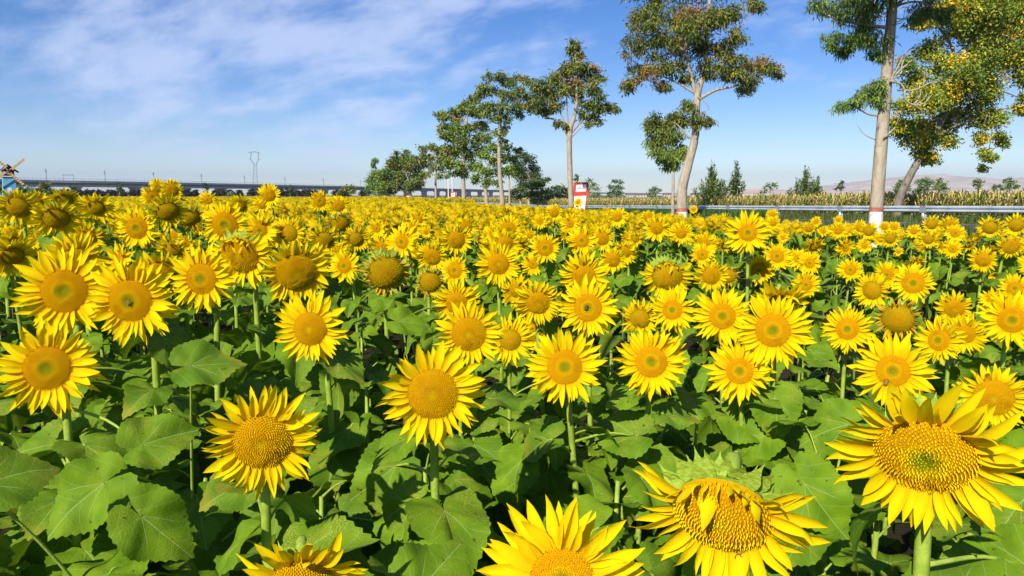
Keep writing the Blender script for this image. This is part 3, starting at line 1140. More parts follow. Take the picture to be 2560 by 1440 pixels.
    (2483, 995, 50, 172, .15, -.28, 'mature', '', 'golden sunflower behind the biggest corner bloom at the right edge'),
    (2458, 650, 19, 66, 0, -.3, 'mature', '', 'sunflower with notched orange disc above a smaller one near the right edge'),
    (2478, 682, 11, 50, 0, 0, 'young', '', 'small green eyed sunflower under the notched disc one'),
    (2528, 616, 21, 68, .25, -.42, 'mature', '', 'tilted sunflower with brown gold disc near the right edge'),
    (2475, 569, 20, 62, 0, -.38, 'old', '', 'sunflower with dark golden dome under the guardrail, second from the right edge'),
    (2541, 563, 20, 60, .1, -.35, 'old', '', 'sunflower with olive golden dome at the right edge under the guardrail'),
    (2388, 583, 12, 48, 0, 0, 'young', '', 'bright sunflower just below two domed ones under the guardrail'),
    (2382, 623, 11, 47, 0, 0, 'young', '', 'small sunflower above a heart shaped leaf on the right'),
    (2172, 578, 15, 44, 0, -.35, 'old', '', 'olive domed sunflower directly left of the white painted trunk base'),
    (2150, 569, 11, 42, 0, -.2, 'mature', '', 'sunflower behind the olive domed one left of the white trunk'),
    (2225, 597, 15, 50, 0, -.38, 'old', '', 'brown domed sunflower with dark top petals right of the white trunk'),
    (2201, 598, 8, 36, 0, 0, 'young', '', 'small sunflower at the left side of the brown domed one'),
    (2321, 599, 14, 48, 0, -.38, 'old', '', 'brown domed sunflower below the white rail reflector'),
    (2161, 615, 8, 38, 0, 0, 'young', '', 'small lone sunflower below the white trunk base'),
    (2246, 629, 6, 24, 0, 0, 'young', '', 'tiny half open sunflower among leaves right of the trunk'),
    (2095, 577, 11, 44, 0, -.2, 'mature', '', 'sunflower with brown gold disc left of the olive domed one'),
    (2058, 578, 7, 30, 0, 0, 'young', '', 'small sunflower left of the brown gold disc one near the far edge'),
    (2096, 550, 6, 27, 0, 0, 'young', '', 'small bright sunflower highest under the guardrail left of the white trunk'),
    (2330, 561, 15, 44, .2, -.3, 'old', '', 'tilted olive sunflower touching the verge below the guardrail'),
    (2374, 562, 15, 46, 0, -.35, 'mature', '', 'domed sunflower right of the tilted olive one'),
    (2285, 578, 9, 40, 0, -.1, 'mature', '', 'sunflower left of the tilted olive one'),
    (2235, 568, 9, 32, 0, 0, 'young', '', 'sunflower in the far row directly below the thin leaning trunk'),
    (2212, 567, 9, 30, 0, -.1, 'mature', '', 'sunflower in the far row touching the right of the white trunk'),
    (1933, 558, 9, 38, 0, -.1, 'mature', '', 'sunflower in the far row below another of the same size, left of the reflector'),
    (1931, 537, 8, 32, 0, -.1, 'mature', '', 'sunflower highest in the far row beside a white reflector post'),
    (1734, 524, 6, 23, 0, 0, 'young', '', 'small sunflower in front of the guardrail right of the leaning trunk'),
    (1620, 544, 11, 40, 0, -.2, 'mature', '', 'sunflower at the far edge between the red sign and the leaning trunk'),
    (1914, 578, 9, 38, 0, -.1, 'mature', '', 'sunflower hugging the right petals of the tall one'),
    (1958, 595, 6, 36, 0, 0, 'young', '', 'small disc sunflower right of the tall one'),
    (2022, 571, 11, 34, 0, -.35, 'mature', '', 'sunflower with dark dome in the far row, middle right'),
    (2040, 555, 7, 28, 0, 0, 'young', '', 'small sunflower above the dark domed one in the far row'),
    (1445, 506, 5, 23, 0, 0, 'young', '', 'small sunflower in front of the red and white sign'),
    (1046, 550, 12, 48, 0, -.15, 'mature', '', 'sunflower in the far band left of the centre'),
    (1030, 573, 13, 56, .1, -.1, 'mature', '', 'sunflower behind the narrow oval one, right side'),
    (240, 520, 24, 100, -.1, -.50, 'old', '', 'drooping sunflower with long pale petals right of the windmill'),
    (160, 500, 24, 84, 0, -.7, 'old', 'b', 'sunflower seen from above with pale bud tip near the windmill'),
    (475, 545, 27, 78, .1, -.5, 'old', 'w', 'withered head right of the dark drooping one'),
    (600, 515, 18, 62, .1, -.4, 'old', '', 'brown fading sunflower left of the single one against the viaduct'),
    (655, 510, 14, 50, -.3, -.1, 'mature', '', 'sunflower below left of the single one against the viaduct'),
    (520, 500, 12, 50, -.35, -.1, 'young', '', 'sunflower turned left near the horizon, left of the viaduct piers'),
    (32, 640, 30, 124, .2, -.55, 'old', '', 'drooping shaggy sunflower at the left edge above a dark leaf'),
    (4, 655, 26, 96, -.1, -.2, 'mature', '', 'sunflower cut by the left edge with hanging orange petals'),
    (90, 505, 16, 70, 0, -.3, 'mature', '', 'sunflower between the drooping pair near the windmill'),
    (1580, 680, 10, 32, 0, -.2, 'mature', '', 'small half opened bloom left of the heart like split head'),
]
PLANTED = []     # x, y, projected centre and radius
RG = random.Random(5)
for i, (px, py, rp, dp, ax, ay, kind, ex, lab) in enumerate(HAND):
    size_d = 0.245 * F / dp
    dy = max(py - 488, 8)
    drop_d = min(0.45 * F / dy, 2.3 * size_d)
    Y = size_d ** 0.65 * drop_d ** 0.35
    if px > 1900 and py < 640:
        Y = min(Y, 12.4 / (0.25 + (px - 1280) / F))
    P = at(px, py, Y)
    toc = (CAM - P).normalized()
    zc_ = (P - CAM).dot(FW)
    rd = rp * zc_ / F * (0.88 if kind == 'old' else 0.96)
    D = dp * zc_ / F
    rt = toc.cross(Vector((0, 0, 1))).normalized() * -1
    up = rt.cross(toc).normalized() * -1
    if up.z < 0:
        up = -up
    if rt.x < 0:
        rt = -rt
    a2 = min(0.95, ax * ax + ay * ay)
    n = toc * math.sqrt(1 - a2) + rt * ax + up * ay
    near = dp >= 118
    sunflower(P, n, rd, D, kind, near, fold=(50, 135, 0.25) if 'f' in ex else None, bracts='b' in ex, label=lab, group=G_FRONT if near else G_MID,
              nleaf=(15 if dp > 140 else 8 if dp > 60 else 5), seed=1000 + i, leafmin=0.45 if near else 0.8, lsize=0.94 if near else 1.0, wilt='w' in ex, droop=.22 + max(0.0, -ay - .22) * 1.4)
    PLANTED.append((P.x, P.y, px, py, dp * 0.5))

# leaf-only stalks that thicken the front rows
r_ = random.Random(77)
count = 0
tries = 0
spots = []
while count < 52 and tries < 4000:
    tries += 1
    y = r_.uniform(1.0, 4.2)
    x = r_.uniform(-0.8 * y - .1, 0.8 * y + .1)
    if any((x - a) ** 2 + (y - b) ** 2 < 0.2 ** 2 for a, b, *_ in PLANTED) or any((x - a) ** 2 + (y - b) ** 2 < 0.27 ** 2 for a, b in spots):
        continue
    h = 1.22 + r_.uniform(-.12, .08)
    q = proj((x, y, h + 0.05))
    if q[1] < 700 and y < 3:
        continue
    if any(abs(q[0] - c) < e * 1.0 and abs(q[1] - d) < e * 1.1 for _, _, c, d, e in PLANTED if e > 40):
        continue
    spots.append((x, y))
    leafy_stalk(x, y, h, 'leafy sunflower stalk without a bloom, low among the front heads', 'leafy stalks without blooms', 3000 + count)
    count += 1

# ------------------------------------------------------------------ the rest of the field
cand = []
sp = 0.50
yv = 2.6
while yv < 60:
    xv = -0.80 * yv - 2.2
    while xv < min(ROW_S - 1.2 - 0.25 * yv, 0.80 * yv + 2.6):
        x = xv + rng.normal(0, 0.10)
        y = yv + rng.normal(0, 0.10)
        u = x / max(y, 1)
        keep = 1.0
        if y < 5:
            keep = 0.7
        if u > 0.12 and y < 7.0:
            keep *= 0.6
        elif u > 0.12 and y < 10.5:
            keep *= 0.85
        if x + 0.25 * y < ROW_S - 1.7 and rng.random() < keep:
            cand.append((x, y))
        xv += sp
    yv += sp
ok = []
PL = np.array([(a, b) for a, b, *_ in PLANTED] + spots)
for (x, y) in cand:
    if y < 22 and np.min((PL[:, 0] - x) ** 2 + (PL[:, 1] - y) ** 2) < 0.30 ** 2:
        continue
    hz = 1.50 + rng.normal(0, 0.055) + (0.06 if x < -0.3 * y else 0) - 0.24 * sm((x + .25 * y - 5.5) / 5.5)
    D = float(np.clip(rng.normal(0.235, 0.035), 0.14, 0.31))
    if y < 22:
        q = proj((x, y, hz))
        rr_ = D / 2 * F / q[2]
        bad = False
        for (a, b, c, d, e) in PLANTED:
            if b > y - 0.05 and math.hypot(q[0] - c, (q[1] - d)) < (rr_ * 0.85 + e * 0.8):
                bad = True
                break
        if bad:
            if y > 3.2 and rng.random() < 0.5:
                ok.append((x, y, hz - 0.22, 0))      # leaves only
            continue
        if y < 3.4:
            continue
    ok.append((x, y, hz, D))
ok.sort(key=lambda q: q[1])
NIND = 300 - NPL[0]
singles = [q for q in ok if q[3] > 0 and q[1] < 60 and abs(q[0]) < .73 * q[1] + .1][:NIND]
last_y = singles[-1][1]
sset = set((q[0], q[1]) for q in singles)
BASE_N = Vector((-0.25, -1, -0.28))
G_ROWS = 'sunflowers crowding the middle rows'
for i, (x, y, hz, D) in enumerate(singles):
    n = Matrix.Rotation(R(RG.gauss(0, 26)), 3, 'Z') @ Vector((BASE_N.x, BASE_N.y, 0))
    n = n.normalized() + Vector((0, 0, -RG.uniform(-0.1, 0.95)))
    kind = RG.choices(['young', 'mature', 'old'], [.50, .41, .09])[0]
    if n.z < -0.6:
        kind = 'old' if RG.random() < .3 else 'mature'
    rd = D * {'young': .185, 'mature': .22, 'old': .24}[kind]
    state = {'young': 'open sunflower', 'mature': 'golden disc sunflower', 'old': 'drooping brown disc sunflower'}[kind]
    side = 'left' if x < -0.3 * y else ('right' if x > 0.22 * y else 'central')
    sunflower(Vector((x, y, hz)), n, rd, D, kind, False, bracts=False, label='%s of middle size in the crowded %s rows' % (state, side) if side == 'central' else '%s of middle size in the crowded rows on the %s' % (state, side),
              group='%ss in the crowded %s rows' % (state, side), nleaf=10 if y < 6.5 else 6, seed=5000 + i, leafmin=0.55 if y < 6.5 else 0.85, lsize=1.22, wilt=(kind == 'old' and RG.random() < .35))

# everything farther is joined, in three grades of detail ---------------------------------
M_pet_far = petal_material('ray_petal_far', (0.92, 0.73, 0.003), (0.86, 0.54, 0.003), 0.3)


def small_plant(npet, nleaf, ndisc, seed, height=1.45, mid=True):
    """template with its face towards -Y; returns verts, tris, material index, colours"""
    r_ = random.Random(seed)
    V, T, MI, C = [], [], [], []

    def add(vs, fs, mi, col):
        b = len(V)
        V.extend(vs)
        for f in fs:
            if len(f) == 4:
                T.append((f[0] + b, f[1] + b, f[2] + b))
                T.append((f[0] + b, f[2] + b, f[3] + b))
                MI.extend([mi, mi])
            else:
                T.append(tuple(k + b for k in f))
                MI.append(mi)
        C.extend([col] * len(vs) if not isinstance(col, list) else col)
    Rr = rot_axes(Vector((0, -1, -0.1 - 0.3 * r_.random())))
    for k in range(npet):
        a = 2 * math.pi * (k + r_.uniform(-.3, .3)) / npet
        el = R(r_.uniform(-16, 14))
        ln = r_.uniform(0.5, 0.62) * 1.02
        w = 2.9 / npet * 0.62 if npet > 10 else .26
        M = Rr @ Matrix.Rotation(a, 3, 'Z') @ Matrix.Rotation(-el, 3, 'Y')
        M2 = Rr @ Matrix.Rotation(a, 3, 'Z')
        b0 = M2 @ Vector((0.40, 0, 0))
        g = r_.uniform(.9, 1.08)
        col = (0.92 * min(g, 1.05), 0.72 * g, .004)
        if mid:
            vs = [b0 + M @ Vector(p) for p in ((0, -w * .5, 0), (0, w * .5, 0), (ln * .5, w, .05), (ln * .5, -w, .05), (ln, 0, -.03), (ln * .5, 0, -.02))]
            add(vs, [(0, 5, 3), (0, 1, 5), (1, 2, 5), (3, 5, 4), (5, 2, 4)], 0, [(col[0] * .95, col[1] * .8, .004)] * 2 + [col] * 4)
        else:
            vs = [b0 + M @ Vector(p) for p in ((0, 0, 0), (ln * .5, w, .03), (ln, 0, -.03), (ln * .5, -w, .03))]
            add(vs, [(0, 1, 2, 3)], 0, col)
    # disc
    old = r_.random() < .35
    c_in, c_rim = ((.62, .38, .004), (.64, .34, .004)) if not old else ((.52, .27, .004), (.44, .27, .005))
    rd = r_.uniform(.40, .46) * (1.12 if old else 1)
    vs = [Rr @ Vector((0, 0, .16))]
    cs = [c_in]
    rings = [(.35, .15, (.74, .42, .004)), (1, .02, c_rim)] if mid else [(1, .02, (.68, .38, .004))]
    for (rr, z, c) in rings:
        for k in range(ndisc):
            a = 2 * math.pi * k / ndisc
            vs.append(Rr @ Vector((rd * rr * math.cos(a), rd * rr * math.sin(a), z)))
            cs.append(c)
    fs = [(0, 1 + k, 1 + (k + 1) % ndisc) for k in range(ndisc)]
    if mid:
        fs += [(1 + k, 1 + ndisc + k, 1 + ndisc + (k + 1) % ndisc, 1 + (k + 1) % ndisc) for k in range(ndisc)]
    add(vs, fs, 1, cs)
    nh = len(V)
    # green back
    vs = [Rr @ Vector((0, 0, -.28))] + [Rr @ Vector((.5 * math.cos(2 * math.pi * k / 8), .5 * math.sin(2 * math.pi * k / 8), -.05)) for k in range(8)]
    add(vs, [(0, 1 + (k + 1) % 8, 1 + k) for k in range(8)], 2, (.10, .2, .03))
    nh = len(V)
    return np.array([tuple(v) for v in V]), np.array(T), np.array(MI), np.array(C), nh


def small_greens(nleaf, seed, mid=True):
    """stem and leaves of a plant 1.5 m tall, in metres, head end at the origin"""
    r_ = random.Random(seed)
    V, T, C = [], [], []
    b = 0
    for z in (-0.06, -1.45):
        for k in range(3):
            V.append((.012 * math.cos(k * 2.1), .012 * math.sin(k * 2.1) + .04, z))
            C.append((.16, .25, .05))
    for k in range(3):
        k2 = (k + 1) % 3
        T += [(k, k2, 3 + k2), (k, 3 + k2, 3 + k)]
    az = r_.uniform(0, 6)
    for k in range(nleaf):
        z = -0.16 - 0.62 * k / nleaf + r_.gauss(0, .03)
        az += 2.4
        L_ = r_.uniform(.14, .22)
        w = L_ * .46
        pt = r_.uniform(.05, .11)
        dr = r_.uniform(.2, 1.1)
        M = Matrix.Rotation(az, 3, 'Z')
        g = r_.uniform(.8, 1.2)
        col = (.125 * g, .215 * g, .010 * g)
        if mid:
            prof = [(-.12, .0), (-.16, .5), (.1, 1.0), (.45, .82), (.78, .4), (1.0, 0)]
            pts = []
            for (x, ww) in prof:
                zz = -dr * (x * x) * .55 * L_ - dr * .3 * x * L_
                pts.append((x, ww, zz))
            b = len(V)
            mids = [(0, 0), (.25, 0), (.6, 0), (1, 0)]
            for (x, _) in mids:
                zz = -dr * x * x * .55 * L_ - dr * .3 * x * L_
                V.append(tuple(M @ Vector((pt + x * L_, 0.0, z + .04 + zz))))
                C.append((col[0] * 1.5, col[1] * 1.35, col[2] * 1.6))
            for sgn in (-1, 1):
                for (x, ww) in ((-.14, .45), (.12, 1.0), (.5, .8)):
                    zz = -dr * x * x * .55 * L_ - dr * .3 * x * L_ + .10 * w
                    V.append(tuple(M @ Vector((pt + x * L_, sgn * ww * w, z + .04 + zz))))
                    C.append(col)
            for s0, flip in ((4, 0), (7, 1)):
                tr = [(0, 1, s0 + 1), (0, s0 + 1, s0), (1, 2, s0 + 2), (1, s0 + 2, s0 + 1), (2, 3, s0 + 2)]
                for q in tr:
                    T.append(tuple(b + k_ for k_ in q))
        else:
            b = len(V)
            for (x, y_, dz) in ((-.1, 0, 0), (.3, w, .02), (1, 0, -.5 * dr), (.3, -w, .02)):
                V.append(tuple(M @ Vector((pt + x * L_, y_, z + dz * L_))))
                C.append(col)
            T += [(b, b + 1, b + 2), (b, b + 2, b + 3)]
    return np.array(V), np.array(T), np.array(C)


def field_mesh(name, pts, heads, greens, label, smallh=1.0):
    """pts: rows of x, y, z, D; builds one joined mesh"""
    Vs, Fs, Ms, Cs = [], [], [], []
    base = 0
    pts = np.array(pts)
    pick = rng.integers(0, len(heads), len(pts))
    for i, (TV, TF, TM, TC, nh) in enumerate(heads):
        sel = pts[(pick == i) & (pts[:, 3] > 0)]
        if not len(sel):
            continue
        n = len(sel)
        yaw = rng.normal(math.atan2(-0.25, 1) * 1.0, 0.30, n)
        s = sel[:, 3] / 2 / 0.98
        c_, s_ = np.cos(-yaw * -1), np.sin(-yaw * -1)
        pit = np.abs(rng.normal(0.22, 0.26, n))
        cp, sp_ = np.cos(pit), np.sin(pit)
        Mz = np.zeros((n, 3, 3))
        Mz[:, 0, 0] = c_
        Mz[:, 0, 1] = -s_
        Mz[:, 1, 0] = s_
        Mz[:, 1, 1] = c_
        Mz[:, 2, 2] = 1
        Mx = np.zeros((n, 3, 3))
        Mx[:, 0, 0] = 1
        Mx[:, 1, 1] = cp
        Mx[:, 1, 2] = -sp_
        Mx[:, 2, 1] = sp_
        Mx[:, 2, 2] = cp
        M = np.einsum('nij,njk->nik', Mz, Mx) * s[:, None, None]
        g = rng.normal(1, 0.05, n)
        V, Fc, C = stamp(TV, TF, M, sel[:, :3], TC, np.stack([g, g, g], 1))
        Vs.append(V)
        Fs.append(Fc + base)
        base += len(V)
        Ms.append(np.tile(TM, n))
        Cs.append(C)
    pick = rng.integers(0, len(greens), len(pts))
    for i, (TV, TF, TC) in enumerate(greens):
        sel = pts[pick == i]
        n = len(sel)
        if not n:
            continue
        a = rng.uniform(0, 6.28, n)
        M = np.zeros((n, 3, 3))
        sc_ = rng.uniform(.9, 1.12, n)
        M[:, 0, 0] = np.cos(a) * sc_
        M[:, 0, 1] = -np.sin(a) * sc_
        M[:, 1, 0] = np.sin(a) * sc_
        M[:, 1, 1] = np.cos(a) * sc_
        M[:, 2, 2] = 1
        T_ = sel[:, :3].copy()
        T_[:, 1] += 0.08
        g = rng.uniform(.8, 1.2, n)
        V, Fc, C = stamp(TV, TF, M, T_, TC, np.stack([g, g, g], 1))
        Vs.append(V)
        Fs.append(Fc + base)
        base += len(V)
        Ms.append(np.full(len(Fc), 2))
        Cs.append(C)
    me = mesh_from(name, np.concatenate(Vs), np.concatenate(Fs), [M_vpetal, M_disc, M_vgreen], np.concatenate(Ms), np.clip(np.concatenate(Cs), 0, 1))
    o = link(name, me)
    tag(o, label, 'sunflowers', kind='stuff')
    return o


M_vpetal = vcol_mat('far_petals', 0.65, 0.2, transl=0.28)
M_vgreen = vcol_mat('far_leaves', 0.6, 0.3, transl=0.2)
rest = [q for q in ok if (q[0], q[1]) not in sset]
near_rest = [q for q in rest if q[1] < 30]
mid_rest = [q for q in rest if q[1] >= 30]
headsA = [small_plant(30, 0, 12, 40 + i) for i in range(6)]
greensA = [small_greens(8, 60 + i) for i in range(5)]
headsB = [small_plant(12, 0, 7, 140 + i, mid=False) for i in range(4)]
greensB = [small_greens(5, 160 + i, mid=False) for i in range(3)]
field_mesh('sunflower_field', near_rest, headsA, greensA, 'dense band of small sunflowers filling the field before the trees')
if mid_rest:
    field_mesh('sunflower_field', mid_rest, headsB, greensB, 'far sunflowers forming a yellow carpet towards the horizon')
far = []
for (y0, y1, dens) in ((60, 110, 1.3), (110, 200, .5), (200, 400, .14)):
    area = (y1 - y0) * (0.76 * y1 * 2)
    k = int(area * dens)
    Yr = rng.uniform(y0, y1, k)
    Xr = rng.uniform(-0.78, 0.2, k) * Yr
    okk = (Xr + 0.25 * Yr < ROW_S - 1.0)
    for x, y in zip(Xr[okk], Yr[okk]):
        far.append((x, y, 1.50 + .07 * math.sin(x * .21 + y * .05) + .05 * math.sin(x * .9) + rng.normal(0, .08), 0.25))
headsC = [small_plant(8, 0, 5, 240 + i, mid=False) for i in range(3)]
greensC = [small_greens(2, 260 + i, mid=False) for i in range(2)]
field_mesh('sunflower_field', far, headsC, greensC, 'thin yellow line of the farthest sunflowers under the shrubs')

# ------------------------------------------------------------------ leaves one can point at in front
HL = [  # centre x, y, length px, direction of the tip (deg, screen), lean of the blade (x, y)
    (1365, 1235, 150, -95, 0, .1), (1190, 1235, 165, -35, .1, .2), (925, 1215, 200, 215, .1, .1), (640, 1330, 200, 225, 0, .2),
    (425, 1350, 235, -50, .1, .2), (65, 1390, 190, 190, -.1, .3), (60, 1165, 240, 20, 0, .45), (228, 1075, 135, 215, 0, .3),
    (435, 1080, 190, 20, 0, .45), (165, 1265, 235, 205, -.1, .35), (345, 1245, 180, -40, 0, .3), (545, 1220, 190, 185, 0, .5),
    (1062, 1155, 115, -92, 0, .25), (1395, 1035, 100, -88, 0, .3), (1515, 1080, 175, 175, 0, .5), (1690, 1075, 130, -8, 0, .5),
    (1905, 1070, 165, -15, .1, .5), (2045, 1075, 180, 200, 0, .3), (1970, 1140, 130, -30, 0, .3), (2070, 1285, 230, -50, 0, .3),
    (2440, 1380, 270, 175, 0, .5), (1120, 1390, 260, 50, 0, .35), (880, 1350, 170, -70, 0, .3), (555, 905, 180, 5, 0, .6),
    (795, 955, 130, -15, 0, .5), (890, 1030, 140, -5, 0, .5), (290, 915, 140, 42, .2, .4), (305, 960, 160, 185, 0, .5),
    (1040, 805, 110, -5, 0, .55), (1830, 1145, 125, -80, 0, .3), (100, 1115, 170, 185, 0, .55), (760, 1130, 130, -60, .1, .3),
    (1290, 1010, 120, 20, 0, .4), (1180, 1130, 140, 15, 0, .4), (2150, 1180, 120, 200, 0, .5), (1555, 1230, 150, 170, 0, .3),
]
for i, (px, py, lp, tip, ax, ay) in enumerate(HL):
    L_ = RG.uniform(.19, .24)
    Y = L_ * F / lp * 0.97
    C0 = at(px, py, Y)
    if C0.z < 0.5:
        Y = 1.35 * F / (py - 480)
        C0 = at(px, py, Y)
    Lw = lp * (C0 - CAM).dot(FW) / F
    best, bq = None, None
    for (root, path) in STEMS[:75] + SPATH:
        q = min(path[:-2], key=lambda p: abs(p.z - (C0.z + 0.02)))
        d = (Vector((q.x, q.y)) - Vector((C0.x, C0.y))).length + 0.25 * abs(q.z - C0.z)
        if best is None or d < best:
            best, bq, br = d, q, root
    if best > 0.42:
        continue
    toc = (CAM - C0).normalized()
    up = Vector((0, 0, 1)) - toc * toc.z
    up.normalize()
    rt = up.cross(toc)
    nrm = (toc * math.sqrt(max(.05, 1 - ax * ax - ay * ay)) + rt * ax + up * ay).normalized()
    td = rt * math.cos(R(tip)) + up * math.sin(R(tip))
    td = (td - nrm * td.dot(nrm)).normalized()
    yv_ = nrm.cross(td)
    Mr = Matrix((td, yv_, nrm)).transposed().to_4x4()
    org = C0 - td * (Lw * 0.40)
    ro = Vector(br.location)
    s = Lw / 1.34
    link('leaf', BLADES[i % len(BLADES)], br, Matrix.Translation(org - ro) @ Mr @ Matrix.Scale(s, 4))
    z0 = max(0.3, bq.z - 0.05)
    a = Vector((bq.x, bq.y, bq.z)) - ro
    b = org - nrm * 0.004 - ro
    mid_ = a.lerp(b, .55) + Vector((0, 0, 0.01 + 0.04 * (a - b).length))
    mb = MB()
    mb.tube(catmull([a, mid_, b], 4), lerp_list([.0055, .004, .003], 9), 5)
    mb.build('leaf_stalk', M_stem, br, smooth=True)

# ------------------------------------------------------------------ bees
M_bee_a = simple_mat('bee_amber', (0.42, 0.20, 0.03), .6, .3, 60, .3)
M_bee_b = simple_mat('bee_dark', (0.03, 0.022, 0.015), .5, .4, 60, .3)
m = new_mat('bee_wing')
t = NT(m)
t.out((0.22, 0.18, 0.11), 0.3, 0.5, None, transl=0.4)
M_wing = m


def ball(mb, c, rx, ry, rz, mi=0, n=8, k=5):
    V, Fc = [], []
    for i in range(k + 1):
        ph = math.pi * i / k
        for j in range(n):
            a = 2 * math.pi * j / n
            V.append((c[0] + rx * math.cos(ph), c[1] + ry * math.sin(ph) * math.cos(a), c[2] + rz * math.sin(ph) * math.sin(a)))
    for i in range(k):
        for j in range(n):
            j2 = (j + 1) % n
            Fc.append((i * n + j, i * n + j2, (i + 1) * n + j2, (i + 1) * n + j))
    mb.add(V, Fc, mi=mi)


def bee(px, py, host, ang, label, dark=False):
    hp = HAND[host]
    head = [ch for ch in STEMS[host][0].children if ch.name.startswith('flower_head')][0]
    bpy.context.view_layer.update()
    M = head.matrix_world
    rd = M.to_scale().x
    # where on the face: offset in units of the disc radius
    cxp, cyp, rp = hp[0], hp[1], hp[2]
    x, y = (px - cxp) / rp, -(py - cyp) / rp
    dome = {'young': .22, 'mature': .36, 'old': .5}[hp[6]]
    rr = min(1.4, math.hypot(x, y))
    z = disc_z(min(rr, 1), dome, 0) + 0.09 + (0.05 if rr > 1 else 0)
    p = M @ Vector((x, y, z))
    rotm = M.to_3x3().normalized() @ Matrix.Rotation(R(ang), 3, 'Z')
    mb = MB()
    sz = 0.011
    ball(mb, (-0.55 * sz, 0, 0), .62 * sz, .34 * sz, .33 * sz, 1 if dark else 0)
    ball(mb, (-0.75 * sz, 0, 0), .16 * sz, .36 * sz, .35 * sz, 1)
    ball(mb, (-0.40 * sz, 0, 0), .10 * sz, .365 * sz, .355 * sz, 1)
    ball(mb, (0.25 * sz, 0, .03 * sz), .34 * sz, .34 * sz, .33 * sz, 1 if dark else 0)
    ball(mb, (0.65 * sz, 0, 0), .18 * sz, .22 * sz, .2 * sz, 1)
    for sx in (-.1, .2, .45):
        for sy in (-1, 1):
            mb.tube([Vector((sx * sz, 0, -.1 * sz)), Vector((sx * sz, sy * .5 * sz, .0)), Vector(((sx - .1) * sz, sy * .8 * sz, -.4 * sz))], .03 * sz, 4, mi=1)
    body = link('bee', mb.mesh('bee', [M_bee_a, M_bee_b], smooth=True))
    body.matrix_basis = Matrix.Translation(p) @ rotm.to_4x4()
    tag(body, label, 'bee', 'bees on the sunflowers')
    for sy in (-1, 1):
        w = MB()
        w.add([(0.3 * sz, sy * .12 * sz, .3 * sz), (-.1 * sz, sy * .42 * sz, .40 * sz), (-.8 * sz, sy * .5 * sz, .38 * sz), (-.75 * sz, sy * .22 * sz, .36 * sz)], [(0, 1, 2, 3)])
        w.build('wing', M_wing, body)


bee(328, 752, 9, 30, 'bee on the oval disc of the left turned sunflower near the left edge')
bee(1846, 1407, 1, 85, 'bee crawling on the lower petals of the big drooping sunflower')
bee(1466, 768, 62, 60, 'dark insect at the centre of an open sunflower in the middle', True)
bee(2222, 958, 94, 70, 'bee low on the disc of the shaggy sunflower on the right')
bee(1858, 573, 70, 50, 'black insect at the disc edge of the tall sunflower', True)


# ------------------------------------------------------------------ trees
def leaf_cloud(blobs, Y, depth_k, lw, ll, pal, dens, hang, seed, clump=0.36, yk=1.0):
    """leaf-sized faces in clumps; blobs in photo pixels round the tree's depth Y; returns V, F, C and the clump centres"""
    g = np.random.default_rng(seed)
    allp, allc, cents = [], [], []
    pal = np.array(pal)
    for (bx, by, br0) in blobs:
        small = max(0.0, min(1.0, (34 - br0) / 24))
        br = br0 * (1 + .22 * small)
        c0 = at(bx, by, Y + g.normal(0, 1) * depth_k * br * Y / F)
        rw = br * Y / F
        cents.append((c0, rw))
        nsub = max(5, int(7 * (br / 40.0) ** 1.0 + 5))
        d = g.normal(size=(nsub, 3))
        d /= np.linalg.norm(d, axis=1)[:, None]
        sub = np.array(c0) + d * (g.random((nsub, 1)) ** 0.5) * rw * 0.80 * np.array([1, 1, .85])
        n = int(dens * br * br * (.50 + .35 * small)) + 12
        w = g.random(nsub) + .4
        idx = g.choice(nsub, n, p=w / w.sum())
        rs = rw * clump * (1 + .3 * small)
        off = g.normal(size=(n, 3)) * rs * np.array([.62, .62, .42])
        off[:, 2] -= hang * np.abs(off[:, 0]) * .3
        allp.append(sub[idx] + off)
        tone = g.normal(0, .14, nsub)[idx] + g.normal(0, .18, n)
        tone += 0.90
        pc = pal[g.choice(len(pal), nsub, p=None)][idx]
        swap = g.random(n) < .35
        pc[swap] = pal[g.choice(len(pal), swap.sum())]
        allc.append(pc * (1 + tone)[:, None])
    P = np.concatenate(allp)
    C = np.clip(np.concatenate(allc), 0.004, 1)
    n = len(P)
    TV = np.array([(0, 0, 0), (.45, .5, .05), (1, 0, 0), (.45, -.5, .05)])
    TF = np.array([(0, 1, 2), (0, 2, 3)])
    az = g.uniform(0, 6.28, n)
    el = g.normal(-0.25 - hang * .7, .45, n)
    ro = g.uniform(-1.2, 1.2, n)
    X = np.stack([np.cos(az) * np.cos(el), np.sin(az) * np.cos(el), np.sin(el)], 1)
    S = np.stack([-np.sin(az), np.cos(az), np.zeros(n)], 1)
    Z = np.cross(X, S)
    Yv = S * np.cos(ro)[:, None] + Z * np.sin(ro)[:, None]
    Zv = np.cross(X, Yv)
    ls = ll * g.uniform(.7, 1.35, n)
    ws = lw * g.uniform(.7, 1.3, n)
    M = np.stack([X * ls[:, None], Yv * ws[:, None], Zv * ls[:, None]], 2)
    V, Fc, CC = stamp(TV, TF, M, P, None, C)
    return V, Fc, CC, cents


